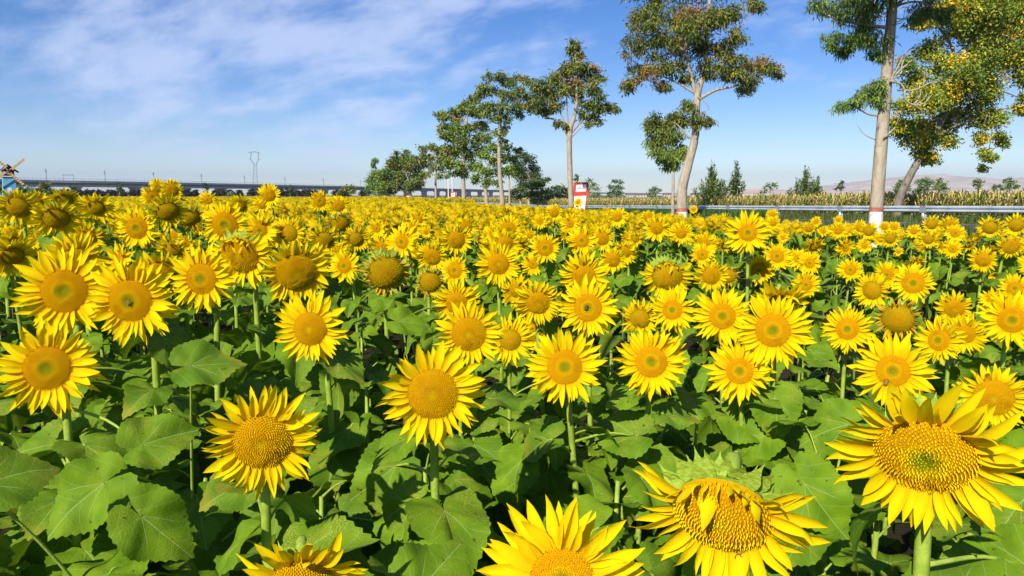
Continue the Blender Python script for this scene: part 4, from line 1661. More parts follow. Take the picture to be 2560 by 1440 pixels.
def tree(name, label, cat, Y, trunk, widths, blobs, pal, limbs=(), dens=1.0, hang=.5, lw=.04, ll=.16, seed=1, bark=None, group=None, paint=False, seeds=None, depth_k=.6, bare=(), clump=.36, ydepth=None, twigs=2):
    bark = bark or M_bark
    r_ = random.Random(seed)
    T = [at(px, py, Y) for (px, py) in trunk]
    gz = ground_z(T[0].x, Y)
    base = T[0].copy()
    base.z = gz
    T = [Vector((base.x, base.y, gz - 0.15))] + [p for p in T if p.z > gz + 0.2]
    root = empty(name, (base.x, base.y, gz))
    tag(root, label, cat, group)
    off = Vector(root.location)
    mb = MB()
    P = catmull([p - off for p in T], 6)
    Wd = [w * Y / F / 2 for w in widths]
    rad = lerp_list(Wd, len(P))
    rad[0] *= 1.3
    mb.tube(P, rad, 12)
    skel = [(p, rad[i]) for i, p in enumerate(P)]
    for (pts, w0, w1) in limbs:
        Q = [at(px, py, Y + (dd if len(x_) > 2 else 0)) - off for x_ in pts for (px, py, dd) in [(x_[0], x_[1], x_[2] if len(x_) > 2 else 0)]]
        Q = catmull(Q, 5)
        rr = lerp_list([w0 * Y / F / 2, w1 * Y / F / 2], len(Q))
        mb.tube(Q, rr, 7)
        skel += [(q, rr[i]) for i, q in enumerate(Q)]
    V, Fc, CC, cents = leaf_cloud(blobs, Y, depth_k, lw, ll, pal, dens, hang, seed, clump)
    high = [s for s in skel if s[0].z > (min(c.z for c, _ in cents) - off.z) * 0.6]
    high = high or skel
    for (c, rw) in cents:
        c = c - off
        a, ra = min(high, key=lambda s: (s[0] - c).length + max(0, s[0].z - c.z) * 1.5)
        ra = min(ra * .6, .010 * (c - a).length + .012)
        m_ = a.lerp(c, .5) + Vector((r_.gauss(0, .06), r_.gauss(0, .06), -.08 * (c - a).length))
        mb.tube(catmull([a, m_, c], 3), lerp_list([ra, ra * .6, ra * .35], 7), 5, cap=False)
        for _ in range(twigs):
            e = c + Vector((r_.gauss(0, .5), r_.gauss(0, .5), r_.gauss(.1, .5))) * rw
            mb.tube([c.lerp(a, .15), (c + e) / 2 + Vector((0, 0, .05 * rw)), e], lerp_list([ra * .4, ra * .2], 3), 4, cap=False)
    mb.build('trunk', bark, root, smooth=True)
    for (pts, w0, w1) in bare:
        b2 = MB()
        Q = catmull([at(px, py, Y - .2) - off for (px, py) in pts], 4)
        b2.tube(Q, lerp_list([w0 * Y / F / 2, w1 * Y / F / 2], len(Q)), 5)
        b2.build('bare_branch', bark, root, smooth=True)
    me = mesh_from('crown', V - np.array(off), Fc, [M_vleaf], cols=CC)
    link('crown', me, root)
    if seeds:
        sb, spal, sd = seeds
        V, Fc, CC, _ = leaf_cloud(sb, Y, depth_k, lw * .9, ll * .7, spal, sd, .3, seed + 50, clump=.42)
        link('seed_cluster', mesh_from('seed_cluster', V - np.array(off), Fc, [M_vleaf], cols=CC), root)
    if paint:
        (yb, yt, yr) = paint      # heights of paint: white up to yb.. band to yr
        for nm, z0, z1, mt, pr in (('white_paint', 0.02, yb, M_white_paint, .004), ('red_paint_band', yb, yt, M_red_paint, .006)):
            Q, rr = [], []
            for kk in range(7):
                z = z0 + (z1 - z0) * kk / 6
                i = max(j for j in range(len(P) - 1) if P[j].z <= z)
                f = (z - P[i].z) / max(1e-6, P[i + 1].z - P[i].z)
                Q.append(P[i].lerp(P[i + 1], f))
                rr.append(rad[i] + (rad[i + 1] - rad[i]) * f + pr)
            b3 = MB()
            b3.tube(Q, rr, 20, cap=False)
            b3.build(nm, mt, root, smooth=True)
    return root


G_OLIVE = [(.11, .135, .018), (.075, .105, .018), (.14, .15, .022), (.055, .085, .02), (.16, .145, .022)]
G_FRESH = [(.11, .17, .020), (.085, .145, .022), (.14, .19, .025), (.06, .105, .02)]
G_BLUE = [(.07, .125, .035), (.10, .155, .04), (.055, .10, .03), (.12, .165, .04)]
G_DARK = [(.03, .05, .015), (.04, .065, .016), (.055, .08, .02)]
G_YEL = [(.14, .17, .015), (.20, .22, .016), (.09, .13, .015), (.27, .25, .015), (.42, .29, .012), (.32, .25, .014), (.12, .15, .016)]
RUST = [(.25, .13, .05), (.33, .18, .07), (.20, .12, .035), (.16, .13, .03)]
ROWG = 'roadside trees in a row with limewashed trunks'

# the near trunk at the right
tree('roadside_tree', 'tall straight tree with thick bare beige trunk, white base and red band at the right', 'tree', 18,
     [(2188, 640), (2190, 540), (2200, 400), (2212, 250), (2222, 120), (2232, 0), (2240, -150), (2235, -320)], [37, 34, 31, 29, 26, 23, 15, 8],
     [(2050, 12, 32), (2105, 25, 38), (2150, 30, 45), (2185, 12, 42), (2160, 75, 48), (2190, 95, 34), (2085, 100, 34), (2110, 118, 26), (2190, 130, 26), (2135, 95, 26),
      (2170, 228, 34), (2192, 212, 26), (2140, 248, 26), (2105, 262, 20), (2195, 245, 22), (2225, 100, 14),
      (2130, -80, 90), (2230, -130, 130), (2330, -90, 100), (2230, -280, 130), (2120, -220, 90), (2340, -220, 90), (2325, 15, 44), (2290, 45, 22), (2360, 35, 30)],
     G_BLUE + G_FRESH, dens=.85, hang=.9, lw=.028, ll=.13, seed=21, group=ROWG, paint=(1.31, 1.42, 0),
     limbs=[([(2226, 70), (2150, 60), (2085, 45), (2040, 20)], 9, 3), ([(2216, 165), (2180, 110), (2140, 95)], 7, 3), ([(2208, 290), (2170, 285), (2130, 262), (2100, 262)], 6, 2), ([(2210, 250), (2190, 225), (2170, 215)], 6, 2),
            ([(2236, 20), (2265, -10), (2320, -60)], 10, 5), ([(2232, 30), (2250, 12), (2300, 5), (2350, 30)], 7, 3), ([(2240, -80), (2170, -130)], 10, 5), ([(2212, 290), (2208, 275), (2232, 262)], 4, 1)],
     bare=[([(2224, 205), (2250, 175), (2280, 150), (2302, 105)], 6, 1.5), ([(2226, 200), (2246, 165), (2262, 135), (2290, 112)], 5, 1.5), ([(2232, 196), (2252, 185), (2256, 160), (2275, 130)], 7, 2),
           ([(2226, 202), (2252, 210), (2264, 226), (2290, 224), (2312, 213), (2345, 198)], 7, 2), ([(2262, 226), (2264, 248), (2284, 262), (2310, 258), (2332, 235)], 6, 1.5), ([(2284, 262), (2300, 240), (2298, 222), (2278, 207)], 4, 1.2),
           ([(2308, 215), (2310, 195), (2311, 178)], 4, 1.2), ([(2285, 262), (2300, 272), (2308, 284)], 3, 1), ([(2290, 262), (2312, 245), (2318, 232)], 3, 1), ([(2208, 345), (2236, 320), (2250, 285)], 4, 1),
           ([(2190, 350), (2160, 335), (2140, 308)], 3, 1), ([(2232, 60), (2262, 45), (2280, 20)], 3, 1), ([(2232, 62), (2255, 55), (2262, 25)], 3, 1)], depth_k=.5)

# the leaning yellow-green tree behind the rail
tree('roadside_tree', 'leaning tree with yellowing bushy crown behind the guardrail', 'tree', 37,
     [(2238, 580), (2242, 545), (2250, 495), (2272, 445), (2300, 395), (2345, 320), (2400, 210), (2440, 100), (2460, -50)], [22, 20, 19, 17, 15, 14, 13, 10, 5],
     [(2250, 320, 32), (2262, 260, 38), (2285, 200, 42), (2265, 160, 26), (2330, 120, 44), (2360, 160, 46), (2300, 310, 46), (2300, 250, 50), (2350, 240, 56), (2345, 310, 50), (2325, 360, 36), (2375, 345, 30),
      (2400, 190, 58), (2410, 270, 56), (2450, 130, 62), (2440, 210, 50), (2480, 230, 42), (2490, 290, 32), (2450, 300, 36), (2500, 150, 60), (2430, 55, 62), (2510, 60, 72), (2550, 130, 52), (2545, 20, 70), (2370, 30, 48),
      (2310, 45, 34), (2405, 20, 52), (2470, 10, 60), (2555, 190, 26), (2300, 385, 24), (2335, 395, 18), (2315, 405, 15), (2240, 300, 22),
      (2455, 345, 20), (2465, 380, 14), (2500, 335, 18), (2478, 395, 14), (2508, 355, 14), (2460, 418, 10), (2555, 270, 22), (2290, 345, 34),
      (2600, 80, 80), (2640, 180, 80), (2500, -80, 110), (2600, -60, 110), (2400, -90, 90), (2560, 240, 16)],
     G_YEL + G_FRESH, dens=1.35, hang=.4, lw=.085, ll=.17, seed=31, bark=M_bark_dark, group='trees beyond the guardrail',
     limbs=[([(2345, 320), (2320, 250), (2290, 200)], 10, 4), ([(2380, 250), (2440, 200), (2500, 150)], 10, 4), ([(2400, 215), (2380, 120), (2340, 60)], 9, 4), ([(2330, 345), (2400, 310), (2450, 290)], 8, 3),
            ([(2440, 110), (2500, 60), (2560, 10)], 8, 3), ([(2470, 285), (2480, 330), (2465, 400)], 3, 1)],
     bare=[([(2450, 258), (2480, 215), (2520, 168), (2525, 150)], 4, 1.5), ([(2470, 228), (2510, 230), (2560, 250)], 5, 2), ([(2470, 280), (2455, 330), (2452, 365)], 3, 1)], depth_k=.7, clump=.42)

RUSTB = [(1590, 50, 30), (1578, 205, 22), (1600, 95, 26), (1640, 75, 26), (1700, 45, 26), (1745, 95, 26), (1620, 180, 22), (1690, 105, 22), (1760, 30, 30), (1662, 150, 24), (1640, 205, 20), (1730, 30, 26), (1800, 60, 20), (1900, 155, 24), (1940, 165, 14), (1865, 160, 20), (1780, 60, 20), (1570, 140, 14)]
tree('roadside_tree', 'tall crooked trunk tree with rusty seed clusters, crown reaching over the top edge', 'tree', 28,
     [(1704, 640), (1705, 525), (1706, 470), (1722, 405), (1738, 340), (1744, 240), (1762, 170), (1768, 80), (1778, -60), (1780, -160)], [30, 27, 25, 22, 19, 16, 12, 9, 6, 4],
     [(1602, 55, 42), (1592, 115, 38), (1590, 175, 34), (1572, 212, 20), (1640, 30, 48), (1650, 95, 46), (1640, 165, 40), (1690, 50, 50), (1700, 115, 46), (1740, 60, 52), (1690, 165, 36), (1745, 120, 44), (1790, 40, 52), (1830, 30, 40), (1838, 90, 36), (1805, 120, 40),
      (1795, 175, 30), (1835, 145, 30), (1720, 190, 26), (1655, 210, 20), (1850, 180, 32), (1890, 165, 36), (1925, 180, 26), (1945, 188, 12), (1862, 222, 22), (1870, 200, 20), (1885, 10, 30), (1760, 170, 26), (1822, 185, 20),
      (1720, 265, 22), (1745, 300, 24), (1768, 305, 16), (1700, 300, 26), (1670, 300, 30), (1635, 305, 26),
      (1700, -60, 90), (1800, -70, 90), (1750, -170, 80), (1620, -40, 60)],
     G_OLIVE + G_DARK[1:] + [(.12, .10, .028), (.11, .11, .02)], dens=1.0, hang=.7, lw=.045, ll=.17, seed=41, group=ROWG, paint=(1.12, 1.26, 0),
     limbs=[([(1744, 250), (1790, 225), (1845, 212), (1895, 175)], 9, 3), ([(1744, 250), (1728, 190), (1716, 120), (1722, 50)], 11, 4), ([(1765, 160), (1810, 120), (1850, 70)], 8, 3), ([(1716, 130), (1660, 90), (1620, 60)], 6, 2),
            ([(1736, 350), (1720, 340), (1690, 310), (1660, 300)], 6, 2), ([(1740, 300), (1762, 305)], 5, 2), ([(1740, 235), (1690, 205), (1630, 180)], 6, 2), ([(1765, 150), (1790, 145), (1850, 140)], 6, 2)],
     bare=[([(1744, 240), (1772, 268), (1760, 288)], 2.5, 1), ([(1760, 160), (1800, 145), (1845, 168)], 4, 1.5)],
     seeds=(RUSTB, RUST, .6))

tree('roadside_tree', 'slim young tree behind the crooked trunk, drooping green crown on a thin pale stem', 'tree', 47,
     [(1682, 560), (1682, 508), (1683, 450), (1682, 400), (1678, 340)], [9, 8, 7, 6, 4],
     [(1655, 320, 24), (1632, 345, 26), (1665, 350, 30), (1690, 340, 24), (1648, 380, 26), (1678, 385, 28), (1705, 372, 20), (1680, 415, 18), (1628, 318, 16), (1700, 395, 16), (1660, 405, 16), (1690, 290, 20)],
     G_FRESH + G_OLIVE[:2], dens=1.1, hang=1.0, lw=.07, ll=.28, seed=51, group=ROWG, seeds=([(1660, 320, 18), (1640, 350, 14), (1720, 305, 16)], RUST, .4))

RUST3 = [(1400, 195, 16), (1440, 205, 20), (1370, 210, 14), (1450, 150, 14), (1480, 165, 14), (1350, 225, 12), (1425, 175, 14), (1500, 180, 12), (1500, 270, 16), (1535, 270, 8), (1440, 120, 14), (1380, 262, 12)]
tree('roadside_tree', 'tree with straight bare pale trunk and forked limbs under a tall pointed crown', 'tree', 41,
     [(1428, 560), (1428, 510), (1425, 430), (1424, 335), (1436, 290), (1442, 240), (1441, 170), (1437, 120)], [16, 14, 13, 13, 9, 8, 5, 3],
     [(1437, 110, 17), (1425, 128, 12), (1440, 140, 19), (1455, 160, 24), (1425, 172, 24), (1400, 185, 26), (1375, 198, 24), (1350, 212, 22), (1338, 225, 16), (1440, 195, 32), (1475, 185, 22), (1497, 190, 14), (1478, 215, 26), (1445, 235, 28), (1405, 225, 28),
      (1370, 235, 26), (1348, 250, 22), (1495, 240, 20), (1500, 265, 24), (1525, 265, 16), (1540, 270, 9), (1470, 260, 22), (1485, 290, 18), (1390, 260, 20), (1368, 275, 18), (1455, 285, 14), (1395, 305, 14), (1470, 310, 10), (1500, 305, 8), (1415, 315, 8), (1340, 275, 9)],
     G_OLIVE + G_DARK + G_BLUE[:1], dens=.9, hang=.6, lw=.07, ll=.24, seed=61, group=ROWG, paint=(1.0, 1.18, 0),
     limbs=[([(1424, 345), (1400, 308), (1385, 298), (1362, 296)], 7, 3), ([(1424, 335), (1418, 280), (1416, 215)], 6, 2), ([(1426, 335), (1455, 300), (1472, 275), (1480, 235)], 6, 2), ([(1422, 335), (1400, 280), (1372, 240)], 5, 2), ([(1426, 345), (1450, 322), (1480, 300)], 4, 1.5),
            ([(1440, 260), (1420, 225), (1405, 190)], 4, 1.5), ([(1442, 250), (1470, 215), (1480, 185)], 4, 1.5)],
     seeds=(RUST3, RUST, .32))

tree('roadside_tree', 'open crowned tree with wide reaching limbs, left neighbour of the pointed one', 'tree', 58,
     [(1256, 545), (1256, 505), (1250, 440), (1248, 380), (1250, 310), (1256, 270), (1262, 220)], [13, 12, 10, 9, 8, 6, 3],
     [(1218, 190, 13), (1215, 212, 18), (1200, 235, 16), (1225, 232, 20), (1250, 190, 15), (1262, 205, 18), (1282, 205, 14), (1302, 195, 15), (1322, 205, 14), (1300, 220, 16), (1258, 235, 20), (1285, 238, 18), (1318, 240, 18), (1335, 250, 18), (1305, 262, 18),
      (1250, 262, 20), (1228, 262, 18), (1280, 270, 16), (1300, 285, 14), (1222, 285, 20), (1245, 290, 16), (1270, 295, 14), (1325, 268, 14), (1350, 275, 10), (1210, 260, 14), (1256, 330, 10), (1262, 318, 10), (1258, 350, 10), (1240, 330, 12)],
     G_OLIVE + G_BLUE, dens=.95, hang=.5, lw=.09, ll=.28, seed=71, group=ROWG, paint=(.95, 1.15, 0),
     limbs=[([(1250, 310), (1228, 300), (1210, 250)], 4, 1.5), ([(1252, 300), (1290, 260), (1325, 240)], 4, 1.5), ([(1255, 280), (1240, 240), (1220, 195)], 4, 1.5), ([(1258, 270), (1290, 230), (1310, 200)], 4, 1.5)],
     seeds=([(1310, 195, 12), (1300, 255, 12), (1325, 255, 10)], RUST, .5))
tree('roadside_tree', 'broad green tree with stout pale trunk, third from the pointed one to the left', 'tree', 75,
     [(1160, 535), (1160, 500), (1158, 440), (1160, 380), (1165, 320), (1170, 270)], [12, 11, 10, 8, 6, 3],
     [(1098, 285, 11), (1112, 290, 14), (1130, 278, 13), (1150, 268, 13), (1145, 290, 18), (1170, 255, 14), (1188, 250, 15), (1172, 280, 20), (1195, 280, 20), (1120, 315, 18), (1145, 320, 22), (1175, 318, 24), (1205, 312, 22), (1110, 340, 14), (1130, 348, 20),
      (1160, 352, 24), (1192, 348, 22), (1215, 340, 18), (1115, 370, 16), (1140, 380, 22), (1170, 385, 22), (1200, 378, 20), (1125, 405, 15), (1150, 412, 18), (1180, 412, 16), (1165, 435, 14), (1135, 430, 12), (1102, 322, 8)],
     G_OLIVE + G_FRESH, dens=1.5, hang=.4, lw=.12, ll=.32, seed=81, group=ROWG, paint=(.9, 1.1, 0), seeds=([(1125, 290, 12), (1120, 380, 12), (1150, 300, 12)], RUST, .4))
tree('roadside_tree', 'fresh green leafy tree in front of the open crowned one, low branches', 'tree', 63,
     [(1216, 540), (1216, 500), (1214, 460), (1222, 420), (1235, 380)], [11, 10, 8, 6, 3],
     [(1225, 365, 16), (1245, 375, 18), (1265, 368, 14), (1212, 390, 18), (1235, 400, 22), (1262, 398, 20), (1285, 402, 14), (1200, 415, 16), (1222, 428, 20), (1250, 432, 20), (1275, 428, 16), (1195, 440, 14), (1215, 452, 16), (1240, 455, 14), (1188, 455, 10), (1292, 422, 12), (1302, 370, 5), (1290, 375, 9)],
     G_FRESH, dens=1.25, hang=.3, lw=.11, ll=.22, seed=91, group=ROWG)
tree('sapling', 'thin pale stemmed young tree right of the open crowned one', 'tree', 62,
     [(1274, 540), (1274, 500), (1273, 450), (1274, 410)], [6, 5, 4, 3], [(1276, 415, 10), (1284, 430, 9), (1268, 425, 9)], G_FRESH, dens=1.0, lw=.1, ll=.2, seed=95, group=ROWG)
tree('roadside_tree', 'grey limbed sparse tree with thin dark trunk, fifth from the pointed one', 'tree', 96,
     [(1090, 525), (1090, 495), (1089, 450), (1090, 410), (1085, 380)], [7, 6, 5, 4, 2],
     [(1062, 372, 13), (1080, 366, 12), (1098, 372, 14), (1052, 390, 13), (1075, 390, 12), (1098, 398, 14), (1115, 392, 14), (1060, 410, 13), (1082, 418, 12), (1105, 418, 14), (1125, 415, 9), (1070, 430, 10), (1098, 438, 9), (1115, 440, 6), (1046, 402, 9)],
     G_OLIVE + G_FRESH[:1], dens=1.3, hang=.5, lw=.14, ll=.4, seed=101, group=ROWG)
tree('roadside_tree', 'dense olive green tree with forked grey limbs at the left end of the row', 'tree', 132,
     [(1028, 515), (1028, 495), (1024, 465), (1015, 430)], [7, 6, 4, 2],
     [(985, 398, 16), (1002, 395, 16), (1020, 400, 18), (1038, 402, 17), (975, 415, 19), (998, 415, 22), (1022, 420, 22), (1044, 420, 17), (962, 432, 18), (985, 438, 22), (1010, 442, 23), (1035, 442, 19), (1052, 440, 12), (968, 455, 19), (992, 460, 19), (1018, 462, 17), (1040, 462, 16), (960, 470, 16), (985, 476, 13), (1052, 462, 11), (992, 380, 7), (1018, 378, 7)],
     G_OLIVE + G_FRESH, dens=2.4, hang=.3, lw=.2, ll=.42, seed=111, group=ROWG, bark=M_bark)
tree('roadside_tree', 'bluish green tree at the very end of the row, lowest branches near the flowers', 'tree', 175,
     [(960, 510), (958, 492), (955, 470), (955, 440)], [6, 5, 3, 2], [(940, 438, 14), (930, 452, 14), (945, 455, 16), (938, 472, 16), (950, 478, 16), (925, 448, 8), (928, 470, 11), (950, 435, 14), (958, 450, 14)],
     G_BLUE + G_FRESH, dens=2.6, lw=.25, ll=.5, seed=121, group=ROWG)
tree('poplar', 'narrow upright poplar rising left of the tree row', 'tree', 230, [(937, 500), (937, 480), (937, 440), (937, 400)], [4, 3, 2, 1],
     [(938, 400, 7), (933, 408, 5), (937, 415, 8), (936, 430, 8), (935, 445, 8), (934, 460, 9), (943, 402, 4)], G_BLUE, dens=1.8, lw=.35, ll=.6, seed=125)
tree('dense_tree', 'dark dense round tree behind the fresh green leafy one', 'tree', 105,
     [(1322, 520), (1322, 495), (1322, 470), (1322, 440)], [8, 7, 6, 4], [(1300, 385, 14), (1320, 400, 20), (1300, 412, 20), (1338, 418, 16), (1322, 430, 22), (1345, 438, 15), (1300, 440, 20), (1335, 455, 18), (1358, 455, 12), (1310, 460, 16), (1290, 425, 14), (1370, 448, 6)],
     G_DARK, dens=1.7, lw=.16, ll=.3, seed=131, hang=.2)
BUSHG = 'shrubs along the road verge'
tree('bush', 'light green leafy bush at the field edge under the dark dense tree', 'bush', 66, [(1345, 540), (1345, 515), (1346, 490)], [8, 6, 3],
     [(1332, 468, 15), (1350, 462, 14), (1362, 478, 14), (1345, 482, 16), (1325, 485, 12), (1350, 498, 12), (1370, 492, 9), (1335, 500, 9)], G_FRESH + G_OLIVE[:1], dens=1.5, lw=.12, ll=.2, seed=141, hang=.2, group=BUSHG)
tree('bush', 'wide dark green bush left of the bright field edge bush', 'bush', 90, [(1302, 530), (1302, 505), (1302, 480)], [8, 6, 3],
     [(1290, 478, 13), (1305, 470, 14), (1318, 485, 13), (1295, 492, 11), (1280, 490, 9)], G_DARK + G_OLIVE[:2], dens=1.6, lw=.14, ll=.24, seed=143, hang=.2, group=BUSHG)
tree('bush', 'dark green bush mass between the bright bush and the straight bare trunk', 'bush', 110, [(1402, 520), (1402, 500), (1402, 485)], [8, 6, 3],
     [(1388, 475, 12), (1402, 470, 13), (1416, 478, 12), (1395, 488, 12), (1412, 490, 12), (1425, 485, 9), (1378, 488, 9)], G_DARK + G_BLUE[:1], dens=1.6, lw=.17, ll=.28, seed=145, hang=.2, group=BUSHG)
tree('poplar', 'small poplar top just above the red and white sign', 'tree', 200, [(1441, 505), (1441, 480), (1441, 450)], [4, 3, 2],
     [(1442, 438, 5), (1441, 447, 6), (1442, 458, 6), (1441, 470, 6)], G_BLUE, dens=1.8, lw=.3, ll=.5, seed=147)
FARG = 'scattered trees beyond the maize'
FT = [  # label, Y, base px, blobs, palette
    ('pale greyish tree with bare twigs right of the red sign', 150, (1472, 500), [(1460, 458, 9), (1472, 450, 9), (1485, 458, 9), (1492, 470, 9), (1478, 470, 11), (1465, 475, 10), (1495, 485, 8), (1480, 486, 9)], G_OLIVE + G_BLUE, .8),
    ('lopsided layered dark tree right of the pale greyish one', 140, (1538, 500), [(1535, 452, 8), (1548, 455, 8), (1530, 465, 9), (1545, 468, 10), (1535, 478, 11), (1548, 482, 10), (1525, 485, 9), (1553, 470, 5), (1520, 490, 8)], G_DARK + G_BLUE, 1.3),
    ('low round tree left of the slim young one, over the maize', 170, (1636, 500), [(1630, 476, 7), (1640, 472, 8), (1650, 476, 6), (1625, 485, 7), (1638, 484, 8)], G_BLUE, 1.4),
    ('small flat topped tree left of the conical poplar shrub', 120, (1926, 500), [(1920, 464, 7), (1932, 460, 7), (1940, 466, 5), (1912, 468, 5), (1928, 470, 6), (1916, 478, 6), (1905, 480, 5)], G_DARK + G_BLUE, 1.0),
    ('tiny dark tree left of the thick white based trunk', 110, (2102, 500), [(2100, 460, 6), (2106, 456, 5), (2096, 466, 6), (2106, 468, 7), (2090, 472, 4)], G_DARK, 1.2),
    ('bush just left of the leaning trunk over the maize', 85, (2252, 500), [(2250, 455, 8), (2243, 464, 10), (2258, 464, 9), (2250, 474, 11), (2240, 475, 7), (2272, 472, 7)], G_BLUE, 1.4),
    ('wide grey green willow clump over the maize at the right', 88, (2312, 500), [(2300, 455, 9), (2312, 450, 9), (2325, 455, 9), (2300, 468, 11), (2318, 468, 12), (2296, 476, 8)], G_BLUE, 1.5),
    ('upright green shrub touching the right side of the willow clump', 80, (2348, 500), [(2350, 448, 7), (2345, 458, 9), (2360, 460, 8), (2350, 470, 11), (2365, 472, 7), (2336, 470, 8)], G_FRESH, 1.4),
    ('small bright shrub standing alone over the maize near the right edge', 78, (2446, 500), [(2445, 452, 7), (2438, 462, 7), (2452, 460, 7), (2446, 470, 7), (2458, 453, 3), (2436, 452, 4)], G_FRESH, 1.2),
    ('dark upright shrub nearest the right edge over the maize', 80, (2524, 500), [(2524, 446, 6), (2518, 456, 8), (2532, 458, 8), (2524, 468, 10), (2540, 466, 7), (2512, 450, 4)], G_DARK + G_FRESH, 1.4),
    ('low bush left of the dark upright shrub at the right edge', 95, (2494, 500), [(2490, 468, 7), (2500, 465, 6), (2505, 472, 6), (2484, 474, 5)], G_BLUE, 1.4),
]
for i, (lab, Y, (bx, by), bl, pal, dn) in enumerate(FT):
    tree('distant_tree' if 'tree' in lab else 'shrub', lab, 'tree' if 'tree' in lab else 'bush', Y, [(bx, by), (bx, 486), (bx, 474)], [5, 4, 2], bl, pal, dens=dn, hang=.1, lw=.0011 * Y * 1.2, ll=.0025 * Y, seed=200 + i, bark=M_bark_dark, group=FARG, twigs=1)


def upright_shrub(label, Y, base, top, half, pal, seed, n=60, sapling=False):
    """young poplar shrub: many upright whips clothed in leaves"""
    b = at(base[0], base[1], Y)
    gz = ground_z(b.x, Y)
    b.z = gz
    root = empty('poplar_shrub' if not sapling else 'poplar_sapling', b)
    tag(root, label, 'shrub' if not sapling else 'tree', 'young poplars behind the guardrail')
    g = np.random.default_rng(seed)
    mb = MB()
    Ps, Ds = [], []
    H = at(top[0], top[1], Y).z - gz
    wx = half * Y / F
    for k in range(n):
        a = g.uniform(0, 6.28)
        q = g.random()
        sp_ = (g.random() ** .8)
        hh = H * (1 - .5 * sp_) * g.uniform(.8, 1.0) if k > 4 else H * g.uniform(.93, 1.04)
        sp_ = sp_ if k > 4 else sp_ * .15
        st = Vector((math.cos(a), math.sin(a), 0)) * wx * sp_
        z0 = H * (.05 if not sapling else .33)
        p0 = Vector((0, 0, z0 * g.uniform(.6, 1.3)))
        p1 = Vector((st.x * .7, st.y * .7, p0.z + (hh - p0.z) * .5))
        p2 = Vector((st.x * 1.0 + (.02 * H if sapling else 0), st.y, hh))
        Q = catmull([p0, p1, p2], 4)
        mb.tube(Q, lerp_list([.012, .003], len(Q)), 4, cap=False)
        m_ = int(60 * (1 if not sapling else .8))
        for _ in range(m_):
            f = g.uniform(.15, 1.0) * (len(Q) - 1)
            i = min(int(f), len(Q) - 2)
            Ps.append(Q[i].lerp(Q[i + 1], f - i) + Vector(g.normal(0, .05, 3)))
    mb.tube([Vector((0, 0, -.1)), Vector((0, 0, H * .45))], [.035, .02], 6)
    mb.build('trunk', M_bark, root)
    P = np.array([tuple(p) for p in Ps])
    n_ = len(P)
    TV = np.array([(0, 0, 0), (.5, .5, .05), (1, 0, 0), (.5, -.5, .05)])
    TF = np.array([(0, 1, 2), (0, 2, 3)])
    az = g.uniform(0, 6.28, n_)
    el = g.normal(.5, .5, n_)
    X = np.stack([np.cos(az) * np.cos(el), np.sin(az) * np.cos(el), np.sin(el)], 1)
    S = np.stack([-np.sin(az), np.cos(az), np.zeros(n_)], 1)
    Z = np.cross(X, S)
    ls = .24 * g.uniform(.7, 1.3, n_)
    M = np.stack([X * ls[:, None], S * ls[:, None] * .42, Z * ls[:, None]], 2)
    pa = np.array(pal)
    C = pa[g.choice(len(pa), n_)] * g.uniform(1.2, 2.0, (n_, 1))
    V, Fc, CC = stamp(TV, TF, M, P, None, C)
    link('crown', mesh_from('crown', V, Fc, [M_vleaf], cols=CC), root)


upright_shrub('large conical poplar shrub right of the crooked trunk, behind the guardrail', 60, (1777, 520), (1777, 410), 50, G_BLUE + G_FRESH, 301, 85)
upright_shrub('slender wind swept poplar sapling right of the large conical shrub', 62, (1836, 520), (1848, 403), 24, G_BLUE, 302, 34, True)
upright_shrub('conical poplar shrub alone in the maize between the two big trunks', 66, (2012, 520), (2010, 418), 46, G_FRESH + G_BLUE[:1], 303, 75)
upright_shrub('small poplar shoot at the right flank of the lone conical shrub', 66, (2042, 520), (2046, 444), 14, G_BLUE, 304, 22)

# dark shrubs in a line beneath the viaduct, left
SHRUBG = 'dark shrubs in a line below the viaduct'
xs = [136, 152, 168, 199, 216, 232, 249, 268, 284, 306, 330, 350, 362, 458, 470, 488, 541, 558, 576, 600, 628, 650, 668, 706, 722, 744, 762, 775, 790, 840, 862, 908]
PURP = [(.024, .018, .017), (.03, .026, .022), (.02, .018, .017), (.034, .032, .022)]
rs_ = random.Random(3)
for i, x in enumerate(xs):
    Y = 190 + rs_.uniform(-8, 12)
    h = rs_.choice([12, 13, 15, 11])
    tree('shrub', 'dark brownish rounded shrub in the line below the viaduct', 'shrub', Y, [(x, 505), (x, 492), (x, 484)], [3, 3, 2],
         [(x - 4, 482, 5.5), (x + 4, 482, 5.5), (x, 479 + rs_.uniform(-2, 2), 5.5), (x - 3, 488, 6), (x + 4, 488, 6), (x + rs_.uniform(-4, 4), 492 - h * 1.3, 3)], PURP, dens=3.2, hang=.1, lw=.28, ll=.5, seed=400 + i, bark=M_bark_dark, group=SHRUBG, twigs=0)
